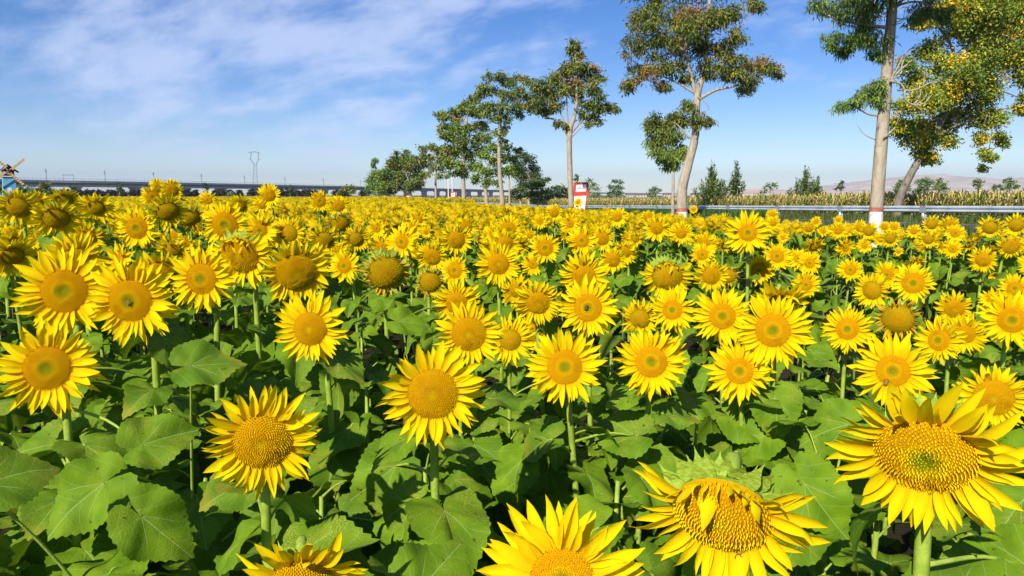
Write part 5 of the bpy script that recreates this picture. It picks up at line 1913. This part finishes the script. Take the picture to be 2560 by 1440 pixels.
GRL = [('bluish green tree just right of the windmill below the viaduct', 70, [(62, 478, 9), (72, 472, 10), (80, 482, 9), (88, 476, 9), (70, 488, 9)], G_BLUE),
       ('olive tree whose top touches the viaduct right of the windmill', 108, [(100, 470, 10), (112, 462, 9), (108, 474, 12), (120, 472, 9), (98, 484, 10), (118, 484, 10)], G_OLIVE),
       ('green tree hugging the right side of the windmill', 48, [(48, 470, 7), (54, 478, 8), (46, 482, 8), (55, 488, 7)], G_BLUE),
       ('dark green tree left of the windmill at the edge', 3, [(0, 470, 9), (5, 480, 9), (-6, 478, 10)], G_BLUE),
       ('narrow tree poking above the dark shrubs, first from the windmill', 184, [(184, 468, 5), (183, 476, 6), (186, 484, 6)], G_DARK),
       ('narrow tree poking above the dark shrubs near three tall sunflowers', 299, [(299, 462, 5), (299, 472, 6), (300, 482, 7)], G_DARK),
       ('narrow tree with its tip over the viaduct left of the pylon', 513, [(512, 462, 5), (516, 470, 6), (512, 480, 6)], G_DARK),
       ('narrow dark tree with its tip over the viaduct right of the pylon', 727, [(726, 466, 4), (728, 474, 5), (727, 484, 6)], G_DARK),
       ('small round blue green bush in the gap of the dark shrubs', 577, [(577, 483, 6), (573, 488, 6), (582, 488, 5)], G_BLUE),
       ('broad grey green tree beside the end of the dark shrubs', 868, [(858, 474, 9), (872, 468, 10), (884, 478, 9), (848, 482, 9), (866, 484, 10)], G_OLIVE)]
for i, (lab, x, bl, pal) in enumerate(GRL):
    tree('distant_tree', lab, 'tree', 185 if i not in (4, 5) else 186, [(x, 505), (x, 492), (x, 480)], [3, 3, 2], bl, pal, dens=2.0, hang=.1, lw=.26, ll=.48, seed=470 + i, bark=M_bark_dark, group='green trees among the dark shrubs', twigs=0)

# ------------------------------------------------------------------ viaduct
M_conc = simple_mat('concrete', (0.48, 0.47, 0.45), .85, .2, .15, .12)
M_conc_d = simple_mat('girder_shade_and_pane_grey', (0.20, 0.21, 0.23), .85, .2, .2, .2)  # dark grey puts the shade under the deck overhang into the colour; also window panes
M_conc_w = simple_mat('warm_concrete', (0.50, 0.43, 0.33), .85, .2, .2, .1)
M_steel = simple_mat('galvanised_steel', (0.23, 0.26, 0.30), .5, .4, 2, .15)
HK = 8.4 * F
ctl = [(-300, 30 * 1.55), (40, 38), (250, 34.5), (490, 30), (700, 25.5), (890, 21.5), (1060, 17.5), (1185, 14.5), (1380, 9.5), (1560, 6.0), (1730, 4.0)]
cen = []
for (px, h) in ctl:
    Y = HK / h
    cen.append(Vector(((px - 1280) / F * Y / math.cos(0), Y, 0)))
cen = [Vector((at(px, 488 - h, HK / h).x, HK / h, 0)) for (px, h) in ctl]
line = catmull(cen, 14)
seg = [line[0]]
for p in line[1:]:
    if (p - seg[-1]).length >= 16.0:
        seg.append(p)
root = empty('railway_viaduct', line[0])
tag(root, 'long grey railway viaduct on piers crossing the whole background', 'viaduct')
off = Vector(root.location)
ZT = CAMZ + 8.4


def ext(pts, prof, mb, mi=0):
    V, Fc = [], []
    n = len(prof)
    for i, p in enumerate(pts):
        t_ = (pts[min(i + 1, len(pts) - 1)] - pts[max(i - 1, 0)]).normalized()
        s_ = Vector((t_.y, -t_.x, 0))
        for (a, z) in prof:
            V.append(p - off + s_ * a + Vector((0, 0, z)))
    for i in range(len(pts) - 1):
        for k in range(n):
            k2 = (k + 1) % n
            Fc.append((i * n + k, i * n + k2, (i + 1) * n + k2, (i + 1) * n + k))
    mb.add(V, Fc, mi=mi)


mb = MB()
ext(seg, [(-6, ZT - 1.0), (6, ZT - 1.0), (6, ZT - 1.3), (-6, ZT - 1.3)], mb)
mb.build('deck', M_conc, root)
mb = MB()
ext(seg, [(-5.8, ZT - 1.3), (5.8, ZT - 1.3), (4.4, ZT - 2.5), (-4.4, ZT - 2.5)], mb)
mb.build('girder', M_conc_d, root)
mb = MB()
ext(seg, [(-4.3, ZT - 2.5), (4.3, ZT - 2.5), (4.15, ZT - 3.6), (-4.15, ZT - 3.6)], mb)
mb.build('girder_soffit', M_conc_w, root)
for sgn in (-1, 1):
    mb = MB()
    ext(seg, [(sgn * 5.9 - .1, ZT - 1.0), (sgn * 5.9 + .1, ZT - 1.0), (sgn * 5.9 + .1, ZT - .05), (sgn * 5.9 - .1, ZT - .05)], mb)
    mb.build('parapet', M_conc, root)
mp_ = MB()
mp_.box((0, 0, (ZT - 4.2) / 2), (3.2, 6.0, ZT - 4.2))
mp_.box((0, 0, ZT - 3.9), (3.6, 8.0, .8))
pier_me = mp_.mesh('pier', [M_conc_w])
mast_mb = MB()
mast_mb.tube([Vector((0, 0, 0)), Vector((0, 0, 7.6))], [.22, .18], 6)
mast_mb.tube([Vector((0, 0, 6.2)), Vector((0, 2.6, 6.9))], .09, 5)
mast_mb.tube([Vector((0, 0, 5.4)), Vector((0, 2.4, 5.6))], .09, 5)
mast_mb.box((0, .15, 5.9), (.5, .7, 1.3))
mast_me = mast_mb.mesh('catenary_mast', [M_steel])
acc, k = 0.0, 0
for i in range(1, len(seg)):
    t_ = (seg[i] - seg[i - 1])
    if i % 2 == 0 and seg[i].y < 2600:
        ang = math.atan2(t_.y, t_.x)
        link('pier', pier_me, root, Matrix.Translation(seg[i] - off) @ Matrix.Rotation(ang, 4, 'Z'))
# masts where the photograph shows them, then evenly on
mx = [108, 245, 372, 490, 600, 704, 800, 892, 1010, 1120]
for px in mx:
    j = min(range(len(line)), key=lambda q: abs(proj((line[q].x, line[q].y, ZT))[0] - px))
    t_ = line[min(j + 1, len(line) - 1)] - line[j - 1]
    s_ = Vector((t_.y, -t_.x, 0)).normalized()
    link('catenary_mast', mast_me, root, Matrix.Translation(line[j] - off + s_ * 5.0 + Vector((0, 0, ZT - 1.0))) @ Matrix.Rotation(math.atan2(t_.y, t_.x), 4, 'Z'))
# railing posts along the near parapet
rp_ = MB()
for i in range(len(seg) - 1):
    if seg[i].y > 700:
        break
    t_ = (seg[i + 1] - seg[i])
    s_ = Vector((t_.y, -t_.x, 0)).normalized()
    for q in range(8):
        c = seg[i] + t_ * (q / 8) - off + s_ * 5.9
        rp_.tube([c + Vector((0, 0, ZT - .05)), c + Vector((0, 0, ZT + 1.0))], .07, 3, cap=False)
ext([p for p in seg if p.y <= 700], [(5.86, ZT + .95), (5.94, ZT + .95), (5.94, ZT + 1.05), (5.86, ZT + 1.05)], rp_)
o = rp_.build('railing', M_steel, root)
o['kind'] = 'stuff'

# catenary portal seen over the viaduct at the left
p0, p1 = at(158, 448, 420), at(184, 448, 420)
root = empty('signal_gantry', (p0.x, p0.y, 0))
tag(root, 'thin steel gantry with two posts standing over the viaduct right of the windmill', 'gantry')
off2 = Vector(root.location)
for (a, b, nm) in ((p0, p0, 'post'), (p1, p1, 'post')):
    mb = MB()
    mb.tube([Vector((a.x, a.y, 0)) - off2, Vector((a.x, a.y, at(0, 436, 420).z)) - off2], .16, 5)
    mb.build(nm, M_steel, root)
mb = MB()
zt = at(0, 436, 420).z
for dz in (0, -.8):
    mb.tube([Vector((p0.x, p0.y, zt + dz)) - off2, Vector((p1.x, p1.y, zt + dz)) - off2], .12, 5)
for k in range(6):
    a = p0.lerp(p1, k / 6)
    b = p0.lerp(p1, (k + 1) / 6)
    mb.tube([Vector((a.x, a.y, zt)) - off2, Vector((b.x, b.y, zt - .8)) - off2], .07, 4)
mb.build('truss_beam', M_steel, root)

# ------------------------------------------------------------------ pylon
YP = 720


def pp(px, py):
    return at(px, py, YP)


b0 = pp(637, 486)
root = empty('transmission_pylon', (b0.x, b0.y, 0))
tag(root, 'hazy steel transmission pylon with cup shaped head above the viaduct', 'pylon')
off3 = Vector(root.location)


def steel(name, segs, r):
    mb = MB()
    for (a, b) in segs:
        A, B = pp(*a) - off3, pp(*b) - off3
        for dy in (-.8, .8):
            mb.tube([A + Vector((0, dy, 0)), B + Vector((0, dy, 0))], r, 4)
        for k in range(5):
            f0, f1 = k / 5, (k + 1) / 5
            mb.tube([A.lerp(B, f0) + Vector((0, -.8, 0)), A.lerp(B, f1) + Vector((0, .8, 0))], r * .5, 3)
    mb.build(name, M_steel, root)


steel('tower_leg', [((630, 505), (635, 410)), ((646, 505), (641, 410))], .12)
mb = MB()
for k in range(9):
    y0, y1 = 500 - k * 10, 490 - k * 10
    xl = lambda y: 630 + (505 - y) / 95 * 5
    xr = lambda y: 646 - (505 - y) / 95 * 5
    mb.tube([pp(xl(y0), y0) - off3, pp(xr(y1), y1) - off3], .1, 3)
    mb.tube([pp(xr(y0), y0) - off3, pp(xl(y1), y1) - off3], .1, 3)
mb.build('lattice', M_steel, root)
steel('cup_arm', [((636, 412), (626, 398)), ((640, 412), (646, 398)), ((626, 398), (628, 380)), ((646, 398), (645, 381)), ((626, 398), (619, 397)), ((646, 398), (652, 399))], .15)
steel('cross_arm', [((625, 380), (646, 381)), ((632, 379), (640, 379)), ((625, 380), (621, 382)), ((646, 381), (650, 384))], .18)

# ------------------------------------------------------------------ windmill
M_blue = simple_mat('light_blue_boards', (0.16, 0.42, 0.62), .7, .3, 3, .15, .1)
M_red = simple_mat('red_boards', (0.34, 0.05, 0.04), .7, .3, 3, .2, .1)
M_roof = simple_mat('dark_shingle', (0.085, 0.03, 0.035), .8, .2, 6, .3, .2)
M_cream = simple_mat('cream_sail', (0.62, 0.47, 0.24), .7, .3, 4, .15, .1)
M_whitew = simple_mat('white_trim', (0.75, 0.74, 0.72), .6, .3, 5, .06)
YW = 40
bw = at(26, 500, YW)
root = empty('windmill', (bw.x, bw.y, 0))
tag(root, 'little blue windmill with red gabled cap and cream sails at the left edge', 'windmill')
ang = R(38)
MW = Matrix.Rotation(ang, 4, 'Z')
zc1 = at(0, 442, YW).z
wb, wt = 0.46, 0.27
mb = MB()
V = [MW @ Vector((sx * (wb if z == 0 else wt), sy * (wb if z == 0 else wt), z)) for z in (0, zc1) for (sx, sy) in ((-1, -1), (1, -1), (1, 1), (-1, 1))]
mb.add(V, [(0, 1, 5, 4), (1, 2, 6, 5), (2, 3, 7, 6), (3, 0, 4, 7), (4, 5, 6, 7)])
mb.build('tower', M_blue, root)
mb = MB()
for k in range(1, 6):
    z = zc1 * k / 6
    w = wb + (wt - wb) * k / 6 + .006
    mb.box((0, 0, z), (2 * w, 2 * w, .02), MW)
mb.build('board_seam', M_blue, root)
mb = MB()
zh = at(0, 428, YW).z
mb.box((0, 0, (zc1 + .03 + zh) / 2), (.54, .54, zh - zc1 - .03), MW)
mb.build('cap_body', M_red, root)
mb = MB()
mb.box((0, 0, zc1 + .015), (.66, .66, .05), MW)
mb.build('balcony_band', M_whitew, root)
mb = MB()
mb.box((-.08, -.285, (zc1 + zh) / 2 + .06), (.24, .03, .14), MW)
mb.build('cap_window', M_whitew, root)
zr = at(0, 413, YW).z
# gable roof, ridge along local Y
mb = MB()
hw, hl = .47, .42
for sgn in (-1, 1):
    V = [Vector((sgn * hw, -hl, zh - .08)), Vector((0, -hl, zr)), Vector((0, hl, zr)), Vector((sgn * hw, hl, zh - .08))]
    V2 = [v + Vector((0, 0, .05)) for v in V]
    mb.add([MW @ v for v in V + V2], [(0, 1, 2, 3), (4, 7, 6, 5), (0, 4, 5, 1), (1, 5, 6, 2), (2, 6, 7, 3), (3, 7, 4, 0)])
mb.build('roof', M_roof, root)
mb = MB()
for sy in (-.27, .27):
    V = [Vector((-.34, sy, zh)), Vector((.34, sy, zh)), Vector((0, sy, zr - .06))]
    V += [v + Vector((0, .02 if sy < 0 else -.02, 0)) for v in V]
    mb.add([MW @ v for v in V], [(0, 1, 2), (5, 4, 3), (0, 3, 4, 1), (1, 4, 5, 2), (2, 5, 3, 0)])
mb.build('gable', M_red, root)
hub = Vector((0, -.50, zh + .02))
mb = MB()
mb.tube([MW @ Vector((0, -.25, zh + .02)), MW @ (hub + Vector((0, -.06, 0)))], .045, 8)
mb.build('hub', M_roof, root)
for k in range(4):
    a = R(47 + 90 * k)
    mb = MB()
    Ms = MW @ Matrix.Translation(hub) @ Matrix.Rotation(a, 4, 'Y')
    mb.box((0, 0, .5), (.035, .03, 1.0), Ms)
    mb.box((.055, -.01, .58), (.13, .012, .82), Ms)
    for q in range(7):
        mb.box((.05, -.022, .2 + q * .125), (.14, .012, .018), Ms)
    mb.build('sail', M_cream, root)
# white house-shaped window on the tower's face
mb = MB()
zz = at(0, 476, YW).z
f = 1 - zz / zc1
ww = wt + (wb - wt) * f + .012
V = [Vector((x_, -ww, zz + z_)) for (x_, z_) in ((-.1, -.12), (.1, -.12), (.1, .08), (0, .17), (-.1, .08))]
V += [v + Vector((0, .05, 0)) for v in V]
mb.add([MW @ v for v in V], [(0, 1, 2, 3, 4), (9, 8, 7, 6, 5), (0, 5, 6, 1), (1, 6, 7, 2), (2, 7, 8, 3), (3, 8, 9, 4), (4, 9, 5, 0)])
mb.build('window', M_whitew, root)

# ------------------------------------------------------------------ signs and poles
M_signred = simple_mat('sign_red', (0.50, 0.045, 0.03), .5, .4, 3, .1)
M_signwhite = simple_mat('sign_white', (0.74, 0.72, 0.70), .5, .4, 3, .04)
M_signink = simple_mat('sign_ink', (0.52, 0.33, 0.33), .6, .3, 30, .3)
M_signink2 = simple_mat('sign_grey_ink', (0.45, 0.45, 0.44), .6, .3, 30, .3)


def sign(px, ytop, Y, wpx, label):
    s = wpx * Y / F / 0.86
    c = at(px, 500, Y)
    gz = ground_z(c.x, Y)
    H = at(px, ytop, Y).z - gz
    root = empty('roadside_sign', (c.x, c.y, gz))
    tag(root, label, 'sign', 'red and white roadside signs')
    k = s
    d = .12
    # body: upper box wider, lower part with slanting right edge
    mb = MB()
    out_ = [(-.43, 0), (.27, 0), (.36, H * .58), (.43, H * .66), (.43, H), (-.43, H)]
    V = [Vector((x * k, -d / 2, z)) for (x, z) in out_] + [Vector((x * k, d / 2, z)) for (x, z) in out_]
    n = len(out_)
    mb.add(V, [tuple(range(n)), tuple(range(2 * n - 1, n - 1, -1))] + [(i, i + n, (i + 1) % n + n, (i + 1) % n) for i in range(n)])
    mb.build('sign_body', M_signred, root)
    y1 = -d / 2 - .006
    hp_ = H * .235

    def plate(pts, name, mat, dy=0):
        b = MB()
        V = [Vector((x * k, y1 - dy, z)) for (x, z) in pts] + [Vector((x * k, y1 + .012 - dy, z)) for (x, z) in pts]
        n = len(pts)
        b.add(V, [tuple(range(n)), tuple(range(2 * n - 1, n - 1, -1))] + [(i, i + n, (i + 1) % n + n, (i + 1) % n) for i in range(n)])
        b.build(name, mat, root)
    plate([(-.30, H * .74), (.30, H * .755), (.33, H * .95), (-.27, H * .93)], 'title_panel', M_signwhite)
    plate([(-.40, .05), (.18, .05), (.33, H * .64), (-.40, H * .62)], 'text_panel', M_signwhite)
    plate([(-.19, H * .81), (0, H * .813), (0, H * .875), (-.19, H * .87)], 'faded_title_print', M_signink, .004)
    plate([(.05, H * .815), (.22, H * .818), (.22, H * .88), (.05, H * .877)], 'faded_title_print', M_signink, .004)
    for (x0, z0, z1) in ((-.02, .30, .50), (.10, .28, .46), (-.16, .26, .40)):
        plate([(x0, H * z0), (x0 + .05, H * z0), (x0 + .05, H * z1), (x0, H * z1)], 'faded_text_print', M_signink2, .004)
    root.rotation_euler = (0, 0, R(-8))
    return root


sign(1452, 456, 45, 36, 'large red framed white sign board right behind the straight bare trunk')
sign(1133, 479, 88, 13, 'small red framed white sign among the trunks left of the large one')
sign(1020, 488, 125, 9, 'tiny red topped white sign left of the small one')
sign(962, 489, 140, 8, 'farthest red and white sign at the left end of the tree row')
for i, (px, yt, Y) in enumerate(((1121, 415, 120), (1131, 405, 112))):
    c = at(px, 495, Y)
    mb = MB()
    H = at(px, yt, Y).z
    mb.tube([Vector((0, 0, 0)), Vector((0, 0, H))], [.10, .06], 8)
    ball(mb, (0, 0, H + .06), .09, .09, .09)
    o = mb.build('flagpole', M_whitew, None)
    o.location = (c.x, c.y, 0)
    tag(o, ('shorter left' if i == 0 else 'taller right') + ' one of two thin white poles rising behind the small sign', 'pole', 'white poles')

# cabins seen between the trunks and far houses beyond the maize
M_wall = simple_mat('plaster', (0.52, 0.46, 0.36), .9, .1, .5, .1)
M_roofh = simple_mat('house_roof', (0.16, 0.13, 0.12), .9, .1, 1, .2)
for i, (px, Y, w, h, lab) in enumerate(((1575, 640, 7, 2.6, 'pale low house left of the low round tree beyond the maize'), (1602, 650, 9, 2.4, 'wider pale house right beside the lopsided layered tree'), (1668, 660, 7, 2.8, 'pale far house behind the slim young tree'), (1740, 670, 9, 2.8, 'pale far house just right of the crooked trunk'))):
    c = at(px, 495, Y)
    root = empty('house', (c.x, c.y, 0))
    tag(root, lab, 'house', 'far houses')
    mb = MB()
    mb.box((0, 0, h / 2), (w, 7, h))
    mb.build('wall', M_wall, root)
    mb = MB()
    V = [Vector(p) for p in ((-w / 2 - .4, -4, h), (w / 2 + .4, -4, h), (w / 2 + .4, 4, h), (-w / 2 - .4, 4, h), (-w / 2, 0, h + 1.4), (w / 2, 0, h + 1.4))]
    mb.add(V, [(0, 1, 5, 4), (2, 3, 4, 5), (0, 4, 3), (1, 2, 5), (0, 3, 2, 1)])
    mb.build('roof', M_roofh, root)
    for sx in (-.28, .05, .32):
        mb = MB()
        mb.box((sx * w, -3.52, h * .5), (1.1, .1, 1.3))
        mb.build('window', M_conc_d, root)

# ------------------------------------------------------------------ guardrail
m = new_mat('rail_zinc')
t = NT(m)
no = t.noise(1.4, 5, .6, t.coord('Object'))
c = t.mix(t.remap(no, .35, .65), (.36, .43, .48), (.52, .58, .61))
t.out(c, .45, .5, None, metal=.2)
M_zinc = m
ys_r = [8 + i * 1.35 for i in range(0, 96)]
off4 = Vector((RAIL_S - .25 * 33, 33, ground_z(RAIL_S - .25 * 33, 33)))
root = empty('guardrail', off4)
tag(root, 'long galvanised steel guardrail with white reflectors along the road', 'guardrail')
dirv = Vector((-.25, 1, 0)).normalized()
nrm = Vector((-dirv.y, dirv.x, 0))
if nrm.x > 0:
    nrm = -nrm
prof = [(0, .44), (.035, .46), (.08, .50), (.08, .535), (.02, .575), (.02, .615), (.08, .655), (.08, .69), (.035, .73), (0, .75)]
V, Fc = [], []
for y in ys_r:
    X = RAIL_S - .25 * y
    g_ = ground_z(X, y)
    for (a, z) in prof:
        V.append(Vector((X, y, g_ + z)) + nrm * a - off4)
    for (a, z) in reversed(prof):
        V.append(Vector((X, y, g_ + z)) + nrm * (a - .004) - off4)
n = len(prof) * 2
for i in range(len(ys_r) - 1):
    for k in range(n):
        k2 = (k + 1) % n
        Fc.append((i * n + k, i * n + k2, (i + 1) * n + k2, (i + 1) * n + k))
link('rail_beam', mesh_from('rail_beam', V, Fc, [M_zinc]), root)
pm = MB()
pm.tube([Vector((0, 0, -.3)), Vector((0, 0, .74))], .057, 8)
post_me = pm.mesh('post', [M_zinc])
bm_ = MB()
ball(bm_, (0, 0, 0), .05, .11, .15, n=12, k=6)
refl_me = bm_.mesh('reflector', [M_whitew], smooth=True)
sp_mb = MB()
sp_mb.box((0, .012, 0), (.34, .012, .30))
for bx_ in (-.12, .12):
    for bz_ in (-.11, .11):
        sp_mb.box((bx_, 0, bz_), (.04, .03, .04))
splice_me = sp_mb.mesh('splice_plate', [M_steel])
y = 33 - 5.4 * 3
while y < 120:
    X = RAIL_S - .25 * y
    p = Vector((X, y, ground_z(X, y))) - off4
    link('post', post_me, root, Matrix.Translation(p - nrm * .08))
    link('splice_plate', splice_me, root, Matrix.Translation(p + nrm * .095 + Vector((0, 0, .595))) @ Matrix.Rotation(math.atan2(dirv.y, dirv.x), 4, 'Z'))
    link('reflector', refl_me, root, Matrix.Translation(p + nrm * .07 + Vector((0, 0, .28))))
    y += 5.4

# ------------------------------------------------------------------ verge grass and maize
def blades(name, pts, hgt, wid, pal, per, lean, label, cat, seed, mat):
    g = np.random.default_rng(seed)
    P = np.repeat(np.array(pts), per, axis=0)
    n = len(P)
    P[:, :2] += g.normal(0, .12, (n, 2))
    TV = np.array([(-.5, 0, 0), (.5, 0, 0), (-.38, .15, .45), (.38, .15, .45), (-.2, .45, .8), (.2, .45, .8), (0, .9, .95)])
    TF = np.array([(0, 1, 3), (0, 3, 2), (2, 3, 5), (2, 5, 4), (4, 5, 6)])
    a = g.uniform(0, 6.28, n)
    h = hgt * g.uniform(.6, 1.2, n)
    w = wid * g.uniform(.7, 1.3, n)
    ln = lean * g.uniform(.2, 1.6, n)
    M = np.zeros((n, 3, 3))
    M[:, 0, 0] = np.cos(a) * w
    M[:, 1, 0] = np.sin(a) * w
    M[:, 0, 1] = -np.sin(a) * ln
    M[:, 1, 1] = np.cos(a) * ln
    M[:, 2, 2] = h
    pa = np.array(pal)
    C = pa[g.choice(len(pa), n)] * g.uniform(.8, 1.2, (n, 1))
    V, Fc, CC = stamp(TV, TF, M, P, None, C)
    o = link(name, mesh_from(name, V, Fc, [mat], cols=CC))
    return tag(o, label, cat, kind='stuff')


pts = []
for _ in range(9000):
    y = 12 + 78 * rng.random() ** 1.3
    s = rng.choice([rng.uniform(14.0, 16.9), rng.uniform(25.7, 30.5), rng.uniform(25.7, 30.5)])
    X = s - .25 * y
    pts.append((X, y, ground_z(X, y)))
blades('grass', pts, .34, .03, [(.07, .13, .02), (.10, .15, .03), (.05, .10, .02), (.14, .13, .04)], 4, .12, 'green grass and weeds on the road verges', 'grass', 9, M_vgreen)
# leafy weeds under the rail left of the crooked trunk
wp = []
for _ in range(1500):
    y = rng.uniform(44, 75)
    X = rng.uniform(26.0, 26.9) - .25 * y
    wp.append((X, y, ground_z(X, y)))
blades('weeds', wp, .50, .08, [(.05, .13, .03), (.07, .16, .03)], 4, .2, 'leafy green weeds below the guardrail left of the crooked trunk', 'weeds', 10, M_vgreen)

st = []
for _ in range(15000):
    y = 24 + 150 * rng.random() ** 1.15
    o_ = 4.2 + 26 * rng.random() ** 1.8
    X = RAIL_S + o_ - .25 * y
    if X / y > .95:
        continue
    st.append((X, y, ground_z(X, y)))
st = np.array(st)
g = np.random.default_rng(12)
TAN = np.array([(.55, .42, .14), (.64, .50, .18), (.48, .40, .10), (.34, .36, .06), (.20, .28, .04), (.58, .42, .18)])
GRN = np.array([(.10, .17, .03), (.16, .20, .04), (.30, .26, .08)])
n = len(st)
H = g.uniform(1.08, 1.45, n)
Vs, Fs, Cs = [], [], []
base = 0
# stalks with tassels
TV = np.array([(-.012, 0, 0), (.012, 0, 0), (.008, 0, 1), (-.008, 0, 1), (0, -.012, 0), (0, .012, 0), (0, .008, 1), (0, -.008, 1)])
TF = np.array([(0, 1, 2), (0, 2, 3), (4, 5, 6), (4, 6, 7)])
M = np.zeros((n, 3, 3))
M[:, 0, 0] = 1.2
M[:, 1, 1] = 1.2
M[:, 2, 2] = H
V, Fc, CC = stamp(TV, TF, M, st, None, np.tile(np.array([[.33, .29, .12]]), (n, 1)))
Vs.append(V)
Fs.append(Fc)
Cs.append(CC)
base += len(V)
per = 9
idx = np.repeat(np.arange(n), per)
hf = g.uniform(.12, .98, len(idx))
P = st[idx].copy()
P[:, 2] += H[idx] * hf
TV = np.array([(0, -.5, 0), (0, .5, 0), (.35, -.55, .26), (.35, .55, .26), (.75, -.4, .22), (.75, .4, .22), (1.0, 0, -.12)])
TF = np.array([(0, 1, 3), (0, 3, 2), (2, 3, 5), (2, 5, 4), (4, 5, 6)])
a = g.uniform(0, 6.28, len(idx))
ln = g.uniform(.3, .6, len(idx))
w = g.uniform(.045, .08, len(idx))
up_ = g.uniform(.3, 1.9, len(idx)) * (0.5 + hf)
M = np.zeros((len(idx), 3, 3))
M[:, 0, 0] = np.cos(a) * ln
M[:, 1, 0] = np.sin(a) * ln
M[:, 0, 1] = -np.sin(a) * w
M[:, 1, 1] = np.cos(a) * w
M[:, 2, 2] = ln * up_
tn = TAN[g.choice(len(TAN), len(idx))]
gr = GRN[g.choice(len(GRN), len(idx))]
lowm = (g.random(len(idx)) < (1.0 - hf) * .8)[:, None]
C = np.where(lowm, gr, tn) * g.uniform(.95, 1.35, (len(idx), 1))
V, Fc, CC = stamp(TV, TF, M, P, None, C)
Vs.append(V)
Fs.append(Fc + base)
Cs.append(CC)
o = link('maize_field', mesh_from('maize_field', np.concatenate(Vs), np.concatenate(Fs), [M_vgreen], cols=np.clip(np.concatenate(Cs), 0, 1)))
tag(o, 'ripening maize with tan and green blades behind the guardrail', 'maize', kind='stuff')

# ------------------------------------------------------------------ hills
m = new_mat('bare_hill')
t = NT(m)
co = t.coord('Object')
na = t.noise(.004, 8, .62, co, .6)
c = t.mix(t.remap(na, .35, .65), (.56, .43, .28), (.76, .61, .42))
t.out(c, .95, .1, t.bump(na, .9, 60))
M_hill = m


def hills(name, prof, Y0, Y1, seed, rough):
    g = np.random.default_rng(seed)
    nx, ny = 150, 22
    xs_ = np.linspace(prof[0][0], prof[-1][0], nx)
    hs = np.interp(xs_, [p[0] for p in prof], [p[1] for p in prof])
    ph = g.uniform(0, 6.28, 12)
    V = []
    for j in range(ny):
        f = j / (ny - 1)
        Yj = Y0 + (Y1 - Y0) * f
        for i in range(nx):
            X = (xs_[i] - 1280) / F * (Y0 + (Y1 - Y0) * .6)
            env = math.sin(math.pi * min(1, f / 1.2)) ** 1.1
            hz = max(0, 488 - hs[i]) / F * (Y0 + (Y1 - Y0) * .6)
            r = 0
            for k in range(6):
                fr = .0013 * 1.9 ** k
                r += math.sin(X * fr + ph[k]) * math.sin(Yj * fr * 1.1 + ph[k + 6] + X * fr * .6) / 1.6 ** k
            V.append((X, Yj, max(-2, (hz * env) * (1 + rough * r)) - .5))
    Fc = [(j * nx + i, j * nx + i + 1, (j + 1) * nx + i + 1, (j + 1) * nx + i) for j in range(ny - 1) for i in range(nx - 1)]
    o = link(name, mesh_from(name, V, Fc, [M_hill], smooth=True))
    return tag(o, kind='structure')


hills('hills', [(1960, 488), (2010, 475), (2060, 463), (2120, 457), (2180, 450), (2240, 443), (2290, 438), (2340, 443), (2400, 446), (2460, 453), (2520, 447), (2600, 441), (2760, 436), (3000, 446), (3300, 470)], 4200, 6400, 5, .10)
hills('hills', [(1640, 488), (1700, 484), (1800, 480), (1850, 474), (1890, 470), (1940, 474), (1990, 478), (2060, 477), (2150, 482), (2300, 485), (2400, 488)], 2600, 3600, 6, .12)

# ------------------------------------------------------------------ air
hz = MB()
hz.box((0, 3450, 104), (15400, 7400, 212))
m = new_mat('air')
t = NT(m)
pv = t.n('ShaderNodeVolumePrincipled')
pv.inputs['Color'].default_value = (0.55, 0.70, 1.0, 1)
pv.inputs['Density'].default_value = 0.00013
pv.inputs['Anisotropy'].default_value = 0.0
oo = t.n('ShaderNodeOutputMaterial')
t.l(pv.outputs[0], oo.inputs['Volume'])
o = hz.build('haze', m)
tag(o, kind='stuff')
print('plants', NPL[0], 'objects', len(bpy.data.objects), 'last single', last_y)
